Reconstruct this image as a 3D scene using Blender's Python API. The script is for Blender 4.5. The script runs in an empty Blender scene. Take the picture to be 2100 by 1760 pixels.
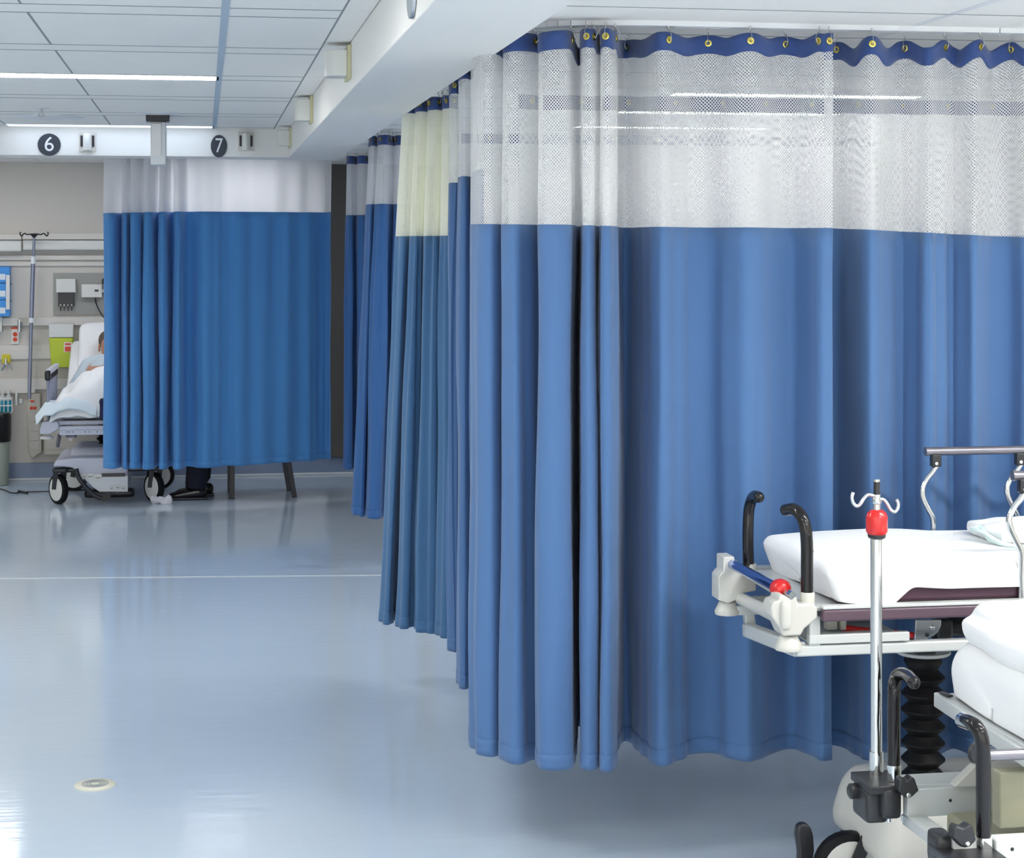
import bpy, math, random
from mathutils import Vector, Matrix, noise
random.seed(7)
# ------------------------------------------------------------------ camera, world, exposure
F = 3800.0; CX = 1050.0; HY = 513.0; HC = 1.78
TH = math.atan((CX - 416.0) / F); SN = math.sin(TH); CS = math.cos(TH)
C = bpy.context.scene.collection
cam = bpy.data.objects.new('camera', bpy.data.cameras.new('camera')); C.objects.link(cam)
cam.location = (0, 0, HC); cam.rotation_euler = (math.pi/2, 0, -TH)
cam.data.sensor_width = 36; cam.data.sensor_fit = 'HORIZONTAL'
cam.data.lens = F / 2100 * 36; cam.data.shift_y = -(880 - HY) / 2100
cam.data.clip_end = 100
bpy.context.scene.camera = cam
vs = bpy.context.scene.view_settings
vs.view_transform = 'Standard'; vs.look = 'None'; vs.gamma = 1; vs.use_curve_mapping = False
vs.exposure = 1.05
w = bpy.data.worlds.new('world'); bpy.context.scene.world = w; w.use_nodes = True
w.node_tree.nodes['Background'].inputs[0].default_value = (1, 0.985, 0.95, 1)
w.node_tree.nodes['Background'].inputs[1].default_value = 1.2
LIGHT_MAIN = 15.0; LIGHT_BAY = 15.0

# ------------------------------------------------------------------ measuring helpers: a ray of the lens meets a real plane
def XR(px, Y):
    u = (px - CX) / F
    return Y * (SN + CS*u) / (CS - SN*u)
def depth(X, Y): return X*SN + Y*CS
def W(px, py, Y):
    X = XR(px, Y)
    return Vector((X, Y, HC + (HY - py) / F * depth(X, Y)))
def G(px, py, z=0.0):
    d = F * (HC - z) / (py - HY); lat = (px - CX) / F * d
    return Vector((d*SN + lat*CS, d*CS - lat*SN, z))

# ------------------------------------------------------------------ materials
def mat(name, col, rough=0.5, metal=0.0, spec=0.5, trans=0.0, bump=0.0, bscale=40, vary=0.0, coat=0.0, emit=None, vscale=6):
    m = bpy.data.materials.new(name); m.use_nodes = True
    nt = m.node_tree; b = nt.nodes['Principled BSDF']
    b.inputs['Base Color'].default_value = (*col, 1); b.inputs['Roughness'].default_value = rough
    b.inputs['Metallic'].default_value = metal; b.inputs['Specular IOR Level'].default_value = spec
    b.inputs['Coat Weight'].default_value = coat
    if emit: b.inputs['Emission Color'].default_value = (*emit[0], 1); b.inputs['Emission Strength'].default_value = emit[1]
    tc = nt.nodes.new('ShaderNodeTexCoord')
    if vary or bump:
        n = nt.nodes.new('ShaderNodeTexNoise'); n.inputs['Scale'].default_value = bscale if bump else vscale
        nt.links.new(tc.outputs['Object'], n.inputs['Vector'])
        if bump:
            bp = nt.nodes.new('ShaderNodeBump'); bp.inputs['Strength'].default_value = bump; bp.inputs['Distance'].default_value = 0.01
            nt.links.new(n.outputs['Fac'], bp.inputs['Height']); nt.links.new(bp.outputs[0], b.inputs['Normal'])
        if vary:
            n2 = nt.nodes.new('ShaderNodeTexNoise'); n2.inputs['Scale'].default_value = vscale
            nt.links.new(tc.outputs['Object'], n2.inputs['Vector'])
            mx = nt.nodes.new('ShaderNodeMix'); mx.data_type = 'RGBA'
            mx.inputs['A'].default_value = (*[c*(1-vary) for c in col], 1); mx.inputs['B'].default_value = (*[min(1, c*(1+vary)) for c in col], 1)
            nt.links.new(n2.outputs['Fac'], mx.inputs['Factor']); nt.links.new(mx.outputs['Result'], b.inputs['Base Color'])
    if trans:
        t = nt.nodes.new('ShaderNodeBsdfTranslucent'); t.inputs[0].default_value = (*col, 1)
        ms = nt.nodes.new('ShaderNodeMixShader'); ms.inputs[0].default_value = trans
        nt.links.new(b.outputs[0], ms.inputs[1]); nt.links.new(t.outputs[0], ms.inputs[2])
        nt.links.new(ms.outputs[0], nt.nodes['Material Output'].inputs[0])
    return m
def math_node(nt, op, a, b=None, c=None):
    n = nt.nodes.new('ShaderNodeMath'); n.operation = op
    for i, v in enumerate((a, b, c)):
        if v is None: continue
        if isinstance(v, (int, float)): n.inputs[i].default_value = v
        else: nt.links.new(v, n.inputs[i])
    return n.outputs[0]
def net_mat(name, col, r=0.0031, s=0.0105, trans=0.35):
    m = mat(name, col, 0.8, spec=0.2, trans=trans); nt = m.node_tree
    last = nt.nodes['Material Output'].inputs[0].links[0].from_socket
    uv = nt.nodes.new('ShaderNodeUVMap'); sp = nt.nodes.new('ShaderNodeSeparateXYZ'); nt.links.new(uv.outputs[0], sp.inputs[0])
    ds = []
    for off in (0.0, 0.5):
        a = math_node(nt, 'SUBTRACT', math_node(nt, 'FRACT', math_node(nt, 'ADD', math_node(nt, 'DIVIDE', sp.outputs[0], s), off)), 0.5)
        b = math_node(nt, 'SUBTRACT', math_node(nt, 'FRACT', math_node(nt, 'ADD', math_node(nt, 'DIVIDE', sp.outputs[1], s), off)), 0.5)
        ds.append(math_node(nt, 'SQRT', math_node(nt, 'ADD', math_node(nt, 'POWER', a, 2.0), math_node(nt, 'POWER', b, 2.0))))
    hole = math_node(nt, 'LESS_THAN', math_node(nt, 'MINIMUM', ds[0], ds[1]), r/s)
    tr = nt.nodes.new('ShaderNodeBsdfTransparent'); ms = nt.nodes.new('ShaderNodeMixShader')
    nt.links.new(hole, ms.inputs[0]); nt.links.new(last, ms.inputs[1]); nt.links.new(tr.outputs[0], ms.inputs[2])
    nt.links.new(ms.outputs[0], nt.nodes['Material Output'].inputs[0])
    return m
def cloth_mat(name, col, trans=0.12):
    m = mat(name, col, 0.75, spec=0.25, trans=trans); nt = m.node_tree; b = nt.nodes['Principled BSDF']
    b.inputs['Sheen Weight'].default_value = 0.25
    tc = nt.nodes.new('ShaderNodeTexCoord'); mp = nt.nodes.new('ShaderNodeMapping'); mp.inputs['Scale'].default_value = (1, 1, 6)
    n = nt.nodes.new('ShaderNodeTexNoise'); n.inputs['Scale'].default_value = 90
    nt.links.new(tc.outputs['Object'], mp.inputs[0]); nt.links.new(mp.outputs[0], n.inputs[0])
    bp = nt.nodes.new('ShaderNodeBump'); bp.inputs['Strength'].default_value = 0.12; bp.inputs['Distance'].default_value = 0.003
    nt.links.new(n.outputs['Fac'], bp.inputs['Height']); nt.links.new(bp.outputs[0], b.inputs['Normal'])
    return m
def floor_mat():
    m = mat('floor_vinyl', (0.34, 0.46, 0.62), 0.13, spec=0.55); nt = m.node_tree; b = nt.nodes['Principled BSDF']
    tc = nt.nodes.new('ShaderNodeTexCoord')
    n = nt.nodes.new('ShaderNodeTexNoise'); n.inputs['Scale'].default_value = 0.9; n.inputs['Detail'].default_value = 4
    n2 = nt.nodes.new('ShaderNodeTexNoise'); n2.inputs['Scale'].default_value = 60; n2.inputs['Detail'].default_value = 3
    for q in (n, n2): nt.links.new(tc.outputs['Object'], q.inputs[0])
    mx = nt.nodes.new('ShaderNodeMix'); mx.data_type = 'RGBA'
    mx.inputs['A'].default_value = (0.50, 0.61, 0.74, 1); mx.inputs['B'].default_value = (0.62, 0.70, 0.78, 1)
    nt.links.new(math_node(nt, 'ADD', math_node(nt, 'MULTIPLY', n.outputs['Fac'], 0.8), math_node(nt, 'MULTIPLY', n2.outputs['Fac'], 0.2)), mx.inputs['Factor'])
    nt.links.new(mx.outputs['Result'], b.inputs['Base Color'])
    n3 = nt.nodes.new('ShaderNodeTexNoise'); n3.inputs['Scale'].default_value = 9; n3.inputs['Detail'].default_value = 5
    mp3 = nt.nodes.new('ShaderNodeMapping'); mp3.inputs['Scale'].default_value = (0.5, 2.2, 1)
    nt.links.new(tc.outputs['Object'], mp3.inputs[0]); nt.links.new(mp3.outputs[0], n3.inputs[0])
    bp = nt.nodes.new('ShaderNodeBump'); bp.inputs['Strength'].default_value = 0.22; bp.inputs['Distance'].default_value = 0.004
    nt.links.new(n3.outputs['Fac'], bp.inputs['Height']); nt.links.new(bp.outputs[0], b.inputs['Normal'])
    rg = math_node(nt, 'MULTIPLY_ADD', n.outputs['Fac'], 0.10, 0.05); nt.links.new(rg, b.inputs['Roughness'])
    return m
M = dict(
    floor=floor_mat(), seam=mat('floor_weld', (0.75, 0.78, 0.8), 0.3), cove=mat('cove_vinyl', (0.22, 0.29, 0.43), 0.3),
    paint=mat('white_paint', (0.93, 0.92, 0.89), 0.55, bump=0.03, bscale=60), tile=mat('ceiling_tile', (0.93, 0.92, 0.89), 0.8, bump=0.08, bscale=200, vary=0.02),
    gap=mat('dark_line_grey', (0.30, 0.33, 0.35), 0.9), tbar=mat('grid_bar', (0.50, 0.60, 0.70), 0.5),
    wall=mat('wall_beige', (0.70, 0.66, 0.60), 0.6, bump=0.04, bscale=80), wallpanel=mat('wall_panel_beige', (0.62, 0.58, 0.52), 0.5, vary=0.04),
    dark_wall=mat('dark_brown', (0.11, 0.10, 0.088), 0.6),
    tube=mat('light_tube', (1, 1, 1), 0.4, emit=((1, 0.985, 0.95), LIGHT_MAIN)), tube_blue=mat('light_tube_cool', (1, 1, 1), 0.4, emit=((0.70, 0.82, 1), LIGHT_MAIN*0.09)),
    tube_near=mat('light_tube_near', (1, 1, 1), 0.4, emit=((1, 0.985, 0.95), LIGHT_BAY*1.6)),
    tube_bay=mat('light_tube_bay', (1, 1, 1), 0.4, emit=((1, 0.99, 0.96), LIGHT_BAY)), tube_far=mat('light_tube_far', (1, 1, 1), 0.4, emit=((0.95, 0.96, 1), LIGHT_BAY*0.5)),
    frame=mat('light_frame', (0.8, 0.82, 0.84), 0.4),
    blue=cloth_mat('blue_cloth', (0.095, 0.20, 0.42)), navy=cloth_mat('navy_header', (0.045, 0.09, 0.27), 0.05),
    deep=cloth_mat('deep_blue_cloth', (0.055, 0.17, 0.44)),
    teal=cloth_mat('steel_blue_cloth', (0.075, 0.19, 0.38)), blue_lit=cloth_mat('blue_cloth_lit', (0.10, 0.34, 0.74), 0.15),  # far curtain: same cloth as the near blue, brighter light put into its colour
    net=net_mat('white_net', (0.97, 0.97, 0.965), 0.0024, trans=0.5), net_cream=net_mat('cream_net', (0.98, 0.98, 0.86), 0.0010, trans=0.6), net_fine=net_mat('fine_net', (0.92, 0.93, 0.96), 0.0014, trans=0.5),
    brass=mat('brass', (0.75, 0.62, 0.16), 0.25, 1.0), wire=mat('steel_wire', (0.5, 0.5, 0.5), 0.3, 1.0),
    chrome=mat('chrome', (0.66, 0.67, 0.66), 0.07, 1.0), steel=mat('brushed_steel', (0.6, 0.62, 0.64), 0.28, 1.0),
    blue_chrome=mat('chrome_blue_reflection', (0.25, 0.33, 0.62), 0.1, 1.0), rail_grey=mat('grey_rail', (0.24, 0.23, 0.26), 0.25, 0.7),  # blue reflection on the chrome pole is put into its base colour
    black=mat('black_plastic', (0.02, 0.021, 0.025), 0.35, vary=0.1), gloss_black=mat('gloss_black_grip', (0.010, 0.009, 0.010), 0.14, spec=0.35, coat=0.15),
    rubber=mat('black_rubber', (0.005, 0.005, 0.006), 0.5, spec=0.25), cream=mat('cream_plastic', (0.64, 0.63, 0.58), 0.35), white_metal=mat('white_enamel', (0.62, 0.64, 0.63), 0.3),
    beige_shade=mat('beige_shaded', (0.30, 0.29, 0.20), 0.5), purple=mat('plum_vinyl', (0.075, 0.035, 0.055), 0.35), plum=mat('plum_bumper', (0.12, 0.075, 0.10), 0.35),
    sheet=mat('white_sheet', (0.94, 0.945, 0.95), 0.8, bump=0.25, bscale=14, spec=0.2), red=mat('red_plastic', (0.65, 0.012, 0.012), 0.25, coat=0.3),
    gown=mat('pale_green_cloth', (0.66, 0.80, 0.79), 0.8, bump=0.3, bscale=40), skin=mat('skin', (0.60, 0.30, 0.20), 0.5, vary=0.08, vscale=20), hair=mat('grey_brown_hair', (0.12, 0.09, 0.07), 0.7, bump=0.5, bscale=120),
    trouser=mat('dark_trouser', (0.008, 0.009, 0.022), 0.8), shoe=mat('black_leather', (0.008, 0.007, 0.008), 0.15), blanket=mat('pale_blue_blanket', (0.72, 0.82, 0.88), 0.85, bump=0.3, bscale=25),
    patient_gown=mat('grey_blue_gown', (0.60, 0.70, 0.76), 0.85, bump=0.3, bscale=25), navy_cloth=mat('navy_cloth', (0.012, 0.018, 0.07), 0.8),
    lime=mat('lime_plastic', (0.50, 0.60, 0.02), 0.35), clear=mat('frosted_lid', (0.68, 0.70, 0.68), 0.3), label_red=mat('red_label', (0.75, 0.07, 0.02), 0.4),
    grey_board=mat('grey_board', (0.37, 0.37, 0.34), 0.5), device=mat('white_device', (0.78, 0.78, 0.74), 0.35), sky=mat('cyan_box', (0.05, 0.32, 0.80), 0.4), pale=mat('white_print', (0.8, 0.86, 0.92), 0.5),
    sign=mat('dark_sign', (0.03, 0.04, 0.06), 0.35, metal=0.0), sign_text=mat('sign_letters', (0.85, 0.87, 0.9), 0.4), yellow=mat('yellow_plastic', (0.75, 0.65, 0.02), 0.35), cyan=mat('cyan_liquid', (0.03, 0.35, 0.5), 0.2),
    beige=mat('beige_casing', (0.58, 0.54, 0.46), 0.45), bin=mat('pale_green_bin', (0.42, 0.46, 0.38), 0.5), paper=mat('tissue', (0.8, 0.8, 0.84), 0.9), bag=mat('black_bag', (0.012, 0.012, 0.014), 0.3, bump=0.6, bscale=30),
    blue_steel=mat('blue_grey_steel', (0.30, 0.32, 0.42), 0.3, 0.6),
    lilac=mat('lilac_grey_shell', (0.62, 0.64, 0.74), 0.35), rail_pale=mat('pale_rail', (0.74, 0.71, 0.66), 0.4), drain=mat('drain_ivory', (0.68, 0.67, 0.55), 0.4),
)
# ------------------------------------------------------------------ mesh building
class MB:
    def __init__(s): s.v = []; s.f = []; s.uv = None
    def add(s, vs_, fs):
        o = len(s.v); s.v += [Vector(v) for v in vs_]; s.f += [[i+o for i in f] for f in fs]; return s
    def box(s, a, b):
        x0, y0, z0 = [min(a[i], b[i]) for i in range(3)]; x1, y1, z1 = [max(a[i], b[i]) for i in range(3)]
        return s.add([(x0,y0,z0),(x1,y0,z0),(x1,y1,z0),(x0,y1,z0),(x0,y0,z1),(x1,y0,z1),(x1,y1,z1),(x0,y1,z1)],
                     [(0,3,2,1),(4,5,6,7),(0,1,5,4),(1,2,6,5),(2,3,7,6),(3,0,4,7)])
    def beam(s, p0, p1, w_, h_):                      # rectangular bar from p0 to p1
        p0 = Vector(p0); p1 = Vector(p1); d = (p1-p0).normalized(); up = Vector((0,0,1)) if abs(d.z) < .9 else Vector((1,0,0))
        r = d.cross(up).normalized()*w_/2; u = r.cross(d).normalized()*h_/2
        vs_ = [p+a*r+b*u for p in (p0, p1) for a, b in ((-1,-1),(1,-1),(1,1),(-1,1))]
        return s.add(vs_, [(0,3,2,1),(4,5,6,7),(0,1,5,4),(1,2,6,5),(2,3,7,6),(3,0,4,7)])
    def tube(s, pts, r, n=12, smooth=True, r_end=False):
        pts = [Vector(p) for p in pts]
        if smooth and len(pts) > 2: pts = catmull(pts, 6)
        rs = r if isinstance(r, list) else [r]*len(pts)
        if len(rs) != len(pts): rs = [rs[min(len(rs)-1, int(i*len(rs)/len(pts)))] for i in range(len(pts))]
        t0 = (pts[1]-pts[0]).normalized(); nrm = t0.orthogonal().normalized(); vs_ = []; fs = []
        for i, p in enumerate(pts):
            t = (pts[min(i+1, len(pts)-1)] - pts[max(i-1, 0)]).normalized()
            nrm = (nrm - t*nrm.dot(t)).normalized(); b = t.cross(nrm)
            for k in range(n):
                a = 2*math.pi*k/n; vs_.append(p + (nrm*math.cos(a)+b*math.sin(a))*rs[i])
        L = len(pts)
        for i in range(L-1):
            for k in range(n): fs.append((i*n+k, i*n+(k+1)%n, (i+1)*n+(k+1)%n, (i+1)*n+k))
        fs.append(list(range(n))[::-1]); fs.append([(L-1)*n+k for k in range(n)])
        s.add(vs_, fs)
        if r_end: s.rbox(pts[-1], (rs[-1]*2,)*3, rs[-1], 8)
        return s
    def cyl(s, p0, p1, r, r1=None, n=20):
        return s.tube([p0, p1], [r, r if r1 is None else r1], n, False)
    def lathe(s, c, prof, axis=(0,0,1), n=28):        # prof: (radius, height) along axis from c
        c = Vector(c); ax = Vector(axis).normalized(); u = ax.orthogonal().normalized(); b = ax.cross(u); vs_ = []; fs = []
        for r, h in prof:
            for k in range(n):
                a = 2*math.pi*k/n; vs_.append(c + ax*h + (u*math.cos(a)+b*math.sin(a))*max(r, 1e-5))
        for i in range(len(prof)-1):
            for k in range(n): fs.append((i*n+k, i*n+(k+1)%n, (i+1)*n+(k+1)%n, (i+1)*n+k))
        fs.append(list(range(n))[::-1]); fs.append([(len(prof)-1)*n+k for k in range(n)])
        return s.add(vs_, fs)
    def prism(s, poly, off):                          # poly: world points, extruded by vector off
        n = len(poly); off = Vector(off)
        vs_ = [Vector(p) for p in poly] + [Vector(p)+off for p in poly]
        return s.add(vs_, [list(range(n)), list(range(2*n-1, n-1, -1))] + [(i, i+n, (i+1)%n+n, (i+1)%n) for i in range(n)])
    def rbox(s, c, size, r, n=8, amp=0.0, sc=5.0, fn=None, seed=0):
        c = Vector(c); h = Vector(size)/2; r = min(r, min(h)); inn = Vector((h.x-r, h.y-r, h.z-r)); m = {}; vs_ = []; fs = []
        def vid(p):
            k = (round(p[0],5), round(p[1],5), round(p[2],5))
            if k not in m:
                q = Vector((p[0]*h.x, p[1]*h.y, p[2]*h.z)); core = Vector([max(-inn[i], min(inn[i], q[i])) for i in range(3)])
                d = q-core; q = core + (d.normalized()*r if d.length > 1e-7 else d)
                wv = c+q
                if amp: wv = wv + (d.normalized() if d.length > 1e-7 else Vector((0,0,1)))*amp*noise.noise((wv+Vector((seed,seed,0)))*sc)
                if fn: wv = Vector(fn(wv))
                m[k] = len(vs_); vs_.append(wv)
            return m[k]
        g = [-math.cos(math.pi*i/n) for i in range(n+1)]
        for ax in range(3):
            for sg in (-1, 1):
                for i in range(n):
                    for j in range(n):
                        q = []
                        for a, b in ((g[i],g[j]),(g[i+1],g[j]),(g[i+1],g[j+1]),(g[i],g[j+1])):
                            p = [0,0,0]; p[ax] = sg; p[(ax+1)%3] = a; p[(ax+2)%3] = b; q.append(vid(p))
                        fs.append(q if sg > 0 else q[::-1])
        return s.add(vs_, fs)
def catmull(p, k):
    out = []
    for i in range(len(p)-1):
        a = p[max(i-1,0)]; b = p[i]; c = p[i+1]; d = p[min(i+2,len(p)-1)]
        for j in range(k):
            t = j/k; out.append(0.5*((2*b)+(c-a)*t+(2*a-5*b+4*c-d)*t*t+(3*b-a-3*c+d)*t**3))
    out.append(p[-1]); return out
ORG = {}
def tag(o, label=None, cat=None, group=None, kind=None):
    for k, v in (('label', label), ('category', cat), ('group', group), ('kind', kind)):
        if v: o[k] = v
    return o
def thing(name, loc, label, cat, group=None):
    o = bpy.data.objects.new(name, None); C.objects.link(o); o.location = loc; o.empty_display_size = 0.1
    ORG[o.name] = Vector(loc); return tag(o, label, cat, group)
def obj(name, mb, m, parent=None, bevel=0, smooth=True, seg=3, sub=0, label=None, solid=0):
    org = ORG[parent.name] if parent else Vector((0,0,0))
    if parent is None and mb.v:
        xs = [v.x for v in mb.v]; ys = [v.y for v in mb.v]; zs = [v.z for v in mb.v]
        org = Vector(((min(xs)+max(xs))/2, (min(ys)+max(ys))/2, min(zs)))
    me = bpy.data.meshes.new(name); me.from_pydata([v-org for v in mb.v], [], mb.f)
    if mb.uv:
        ul = me.uv_layers.new(name='UVMap')
        for lp in me.loops: ul.data[lp.index].uv = mb.uv[lp.vertex_index]
    me.validate(); me.update()
    o = bpy.data.objects.new(name, me); C.objects.link(o)
    if m: me.materials.append(m)
    if parent: o.parent = parent
    else: o.location = org
    ORG[o.name] = org
    if smooth:
        for p in me.polygons: p.use_smooth = True
        me.set_sharp_from_angle(angle=math.radians(38))
    if bevel:
        b = o.modifiers.new('bevel', 'BEVEL'); b.width = bevel; b.segments = seg; b.limit_method = 'ANGLE'; b.harden_normals = False
    if solid:
        b = o.modifiers.new('solid', 'SOLIDIFY'); b.thickness = solid; b.offset = 0
    if sub:
        b = o.modifiers.new('sub', 'SUBSURF'); b.levels = sub; b.render_levels = sub
    if label: o['label'] = label
    return o
def struct(name, mb, m, parent=None, **k):
    o = obj(name, mb, m, parent, **k); o['kind'] = 'structure'; return o
def dup(root, loc, label=None, group=None):
    r = root.copy(); C.objects.link(r); r.location = loc
    if label: r['label'] = label
    if group: r['group'] = group
    for ch in list(root.children):
        c = ch.copy(); C.objects.link(c); c.parent = r
        for g in list(ch.children):
            d = g.copy(); C.objects.link(d); d.parent = c
    return r
def text(s, name, loc, size, m, parent, rot=(math.pi/2, 0, 0), ext=0.001, sx=1):
    cu = bpy.data.curves.new(name, 'FONT'); cu.body = s; cu.size = size; cu.extrude = ext; cu.align_x = 'CENTER'; cu.align_y = 'CENTER'
    tmp = bpy.data.objects.new(name+'_curve', cu); me = bpy.data.meshes.new_from_object(tmp); bpy.data.objects.remove(tmp)
    o = bpy.data.objects.new(name, me); C.objects.link(o); me.materials.clear(); me.materials.append(m); o.parent = parent
    o.location = Vector(loc)-ORG[parent.name]; o.rotation_euler = rot; o.scale = (sx, 1, 1); return o

# ------------------------------------------------------------------ room shell
ZC = 2.55; ZB = 2.46; YW = 14.75; BX0, BX1, BZ, YB0, YB1 = 0.54, 0.87, 2.37, 11.87, 12.2
XL, XRT, YN = -5.0, 5.2, -3.0
f = struct('floor', MB().box((XL, YN, -0.05), (XRT, YW, 0)), M['floor'])
a = G(0, 1187); b = G(775, 1180); dr = (b-a).normalized()
struct('trim_1', MB().beam(a-dr*4+Vector((0,0,.0005)), b+dr*.12+Vector((0,0,.0005)), 0.012, 0.003), M['seam'])
cm = MB(); YS = [5.96+1.16*k for k in range(-7, 6)]; xs = [XL+.01] + [0.07-0.63*k for k in range(8, -1, -1) if 0.07-0.63*k > XL] + [0.445, BX0]
def panel(x0, x1, y0, y1):
    g_ = .003; cm.box((x0+g_, y0+g_, ZC), (x1-g_, y1-g_, ZC+.012))
LIGHTS = [(c, YS[k]+.01) for k in (12, 9, 6, 3, 0) for c in (-1.19, -3.71)]
for i, y in enumerate(YS):
    y1 = y+.21; yn = min(y+1.16, YB0)
    for x0, x1 in zip(xs[:-2], xs[1:-1]):
        if y1 < yn-.01: panel(x0, x1, y1, yn)
    for x0, x1 in ((XL+.01, 0.07), (0.07, .445)):
        segs = [(x0, x1)]
        for lx, ly in LIGHTS:
            if abs(ly-.01-y) < .01:
                segs = [q for a0, a1 in segs for q in ([(a0, a1)] if lx >= a1 or lx+1.26 <= a0 else [(a0, lx), (lx+1.26, a1)]) if q[1]-q[0] > .02]
        for a0, a1 in segs: panel(a0, a1, y, min(y1, YB0))
    panel(.445, BX0, y, yn)
cm.box((XL, YN, ZC+.03), (BX0, YB0, ZC+.05))
struct('ceiling', cm, M['tile'], smooth=False)
gm = MB(); zg = ZC-.0008  # flat dark strips; shade of the panel gaps is put into their colour
for y in YS:
    for e in (y, y+.21):
        if e < YB0-.02: gm.box((XL, e-.007, zg), (.445, e+.007, ZC+.001))
for x in xs[1:-2]: 
    if x < 0:
        for y in YS: gm.box((x-.004, y+.21, zg), (x+.004, min(y+1.16, YB0), ZC+.001))
gm.box((.441, YN, zg), (.448, YB0, ZC+.001))
lm = MB()
for x in (2.13, 3.39, 4.65): lm.box((x-.014, YN, ZB-.0008), (x+.014, YW, ZB+.001))
struct('trim_7', lm, M['frame'])
for k in range(28): gm.box((BX1, YN+.62*k-.005, ZB-.0008), (XRT, YN+.62*k+.005, ZB+.001))
struct('trim_6', gm, M['gap'])
struct('trim_2', MB().box((.058, YN, ZC-.004), (.084, YB0, ZC+.002)), M['tbar'])
# lower ceilings over the bays, tiled, with a fine grid
bm = MB()
def tiles(x0, x1, y0, y1, sx, sy):
    x = x0
    while x < x1-.01:
        y = y0
        while y < y1-.01:
            bm.box((x+.003, y+.003, ZB), (min(x+sx, x1)-.003, min(y+sy, y1)-.003, ZB+.01)); y += sy
        x += sx
tiles(BX1, XRT, YN, YW, 1.26, .62); tiles(XL, BX1, YB1, YW, 1.26, .62)
bm.box((BX1, YN, ZB+.02), (XRT, YW, ZB+.04)); bm.box((XL, YB1, ZB+.02), (BX1, YW, ZB+.04))
struct('ceiling', bm, M['tile'], smooth=False)
struct('trim_3', MB().box((BX0, YN, BZ), (BX1, YB0, ZC+.05)), M['paint'], bevel=.004)
struct('trim_4', MB().box((XL, YB0, BZ), (BX1, YB1, ZC+.05)), M['paint'], bevel=.004)
struct('wall_back', MB().box((XL, YW, 0), (XRT, YW+.1, 2.6)), M['wall'])
struct('wall_left', MB().box((XL-.1, YN, 0), (XL, YW+.1, 2.6)), M['wall'])
struct('wall_right', MB().box((XRT, YN, 0), (XRT+.1, YW+.1, 2.6)), M['wall'])
struct('baseboard_back', MB().box((XL, YW-.012, .0), (XRT, YW, .135)), M['cove'], bevel=.005)
struct('trim_5', MB().box((XL, YW-.022, .0), (XRT, YW-.011, .018)), M['seam'], bevel=.004)
# dark brown strip on the back wall at the end of the right-hand bays
xa = XR(672, 14.7); struct('dark_wall_strip', MB().box((xa, YW-.05, .14), (XR(735, 14.7)+.6, YW-.012, 2.46)), M['dark_wall'])

# ------------------------------------------------------------------ ceiling lights
def strip_light(x, y, z, m, wid=.19, L=1.26, label='', group=None, name='ceiling_light'):
    t = thing(name, (x+L/2, y+wid/2, z), label, 'light', group)
    fr = MB(); e = .008
    fr.box((x, y, z-.004), (x+L, y+e, z+.02)).box((x, y+wid-e, z-.004), (x+L, y+wid, z+.02)).box((x, y, z-.004), (x+e, y+wid, z+.02)).box((x+L-e, y, z-.004), (x+L, y+wid, z+.02))
    obj('frame', fr, M['frame'], t); obj('diffuser', MB().box((x+e, y+e, z-.002), (x+L-e, y+wid-e, z+.012)), m, t)
    return t
strip_light(-1.19, YS[9-0]-YS[9]+8.29, ZC, M['tube'], label='long white linear ceiling light, the nearer one, beside the grid bar')
l2 = strip_light(-1.19, 11.62, ZC, M['tube_blue'], label='long white linear ceiling light running just in front of the numbered bulkhead')
L0 = strip_light(-1.19, 4.83, ZC, M['tube'], label='linear ceiling light above the near end of the corridor, out of view', group='unseen corridor lights')
for x, y in ((-3.71, 8.29), (-3.71, 11.62), (-3.71, 4.83), (-1.19, 1.35), (-3.71, 1.35), (-1.19, -2.1), (-3.71, -2.1)):
    dup(L0, (x+.63, y+.095, ZC))
bl = None
for q, y in enumerate((7.74, 8.80, 9.90, 10.92)):
    s_ = ('brightest linear ceiling light seen through the net, topmost of the four', 'second linear ceiling light from the top behind the net', 'third linear ceiling light from the top behind the net', 'lowest and shortest looking linear ceiling light behind the net')[q]
    bl = strip_light(2.0, y, ZB-.001, M['tube_bay'], .13, 1.13, s_, 'ceiling lights over the curtained bays')
near_bay = None
for x, y in ((2.0, 3.3), (2.0, 2.0), (3.6, 3.3), (3.6, 1.2), (2.0, .2)):
    if near_bay is None: near_bay = strip_light(x, y, ZB-.001, M['tube_near'], .2, 1.2, 'linear ceiling light above the two stretchers, out of view', 'unseen lights above the stretchers')
    else: dup(near_bay, (x+.6, y+.1, ZB-.001))
fb = strip_light(-.12, 13.2, ZB-.001, M['tube_far'], .45, .42, 'square ceiling light in the far bays hidden by the bulkhead', 'unseen lights of the far bays')
for x in (-1.7, -3.2): dup(fb, (x+.21, 13.2+.225, ZB-.001))

# sprinkler, round diffuser, hanging box
p = W(85, 233, 10.3)
t = thing('sprinkler_head', (p.x, p.y, ZC), 'tiny metal sprinkler head hanging from the ceiling above number 6', 'sprinkler')
obj('escutcheon', MB().lathe((p.x,p.y,ZC-.006), [(.045,0),(.05,.003),(.05,.006)]), M['frame'], t)
obj('deflector', MB().cyl((p.x,p.y,ZC-.006),(p.x,p.y,ZC-.03),.008).lathe((p.x,p.y,ZC-.05), [(.0,0),(.022,.002),(.022,.004),(.004,.006)]).tube([(p.x-.012,p.y,ZC-.03),(p.x-.014,p.y,ZC-.04),(p.x,p.y,ZC-.05),(p.x+.014,p.y,ZC-.04),(p.x+.012,p.y,ZC-.03)],.003), M['steel'], t)
p = W(108, 252, 11.3)
tag(obj('air_diffuser', MB().lathe((p.x-.0,11.0,ZC-.012), [(.0,0),(.12,.0),(.2,.006),(.21,.012)]), M['frame']), 'shallow round white air diffuser in the ceiling above number 6', 'vent')
p = W(322, 240, 10.6); 
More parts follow.
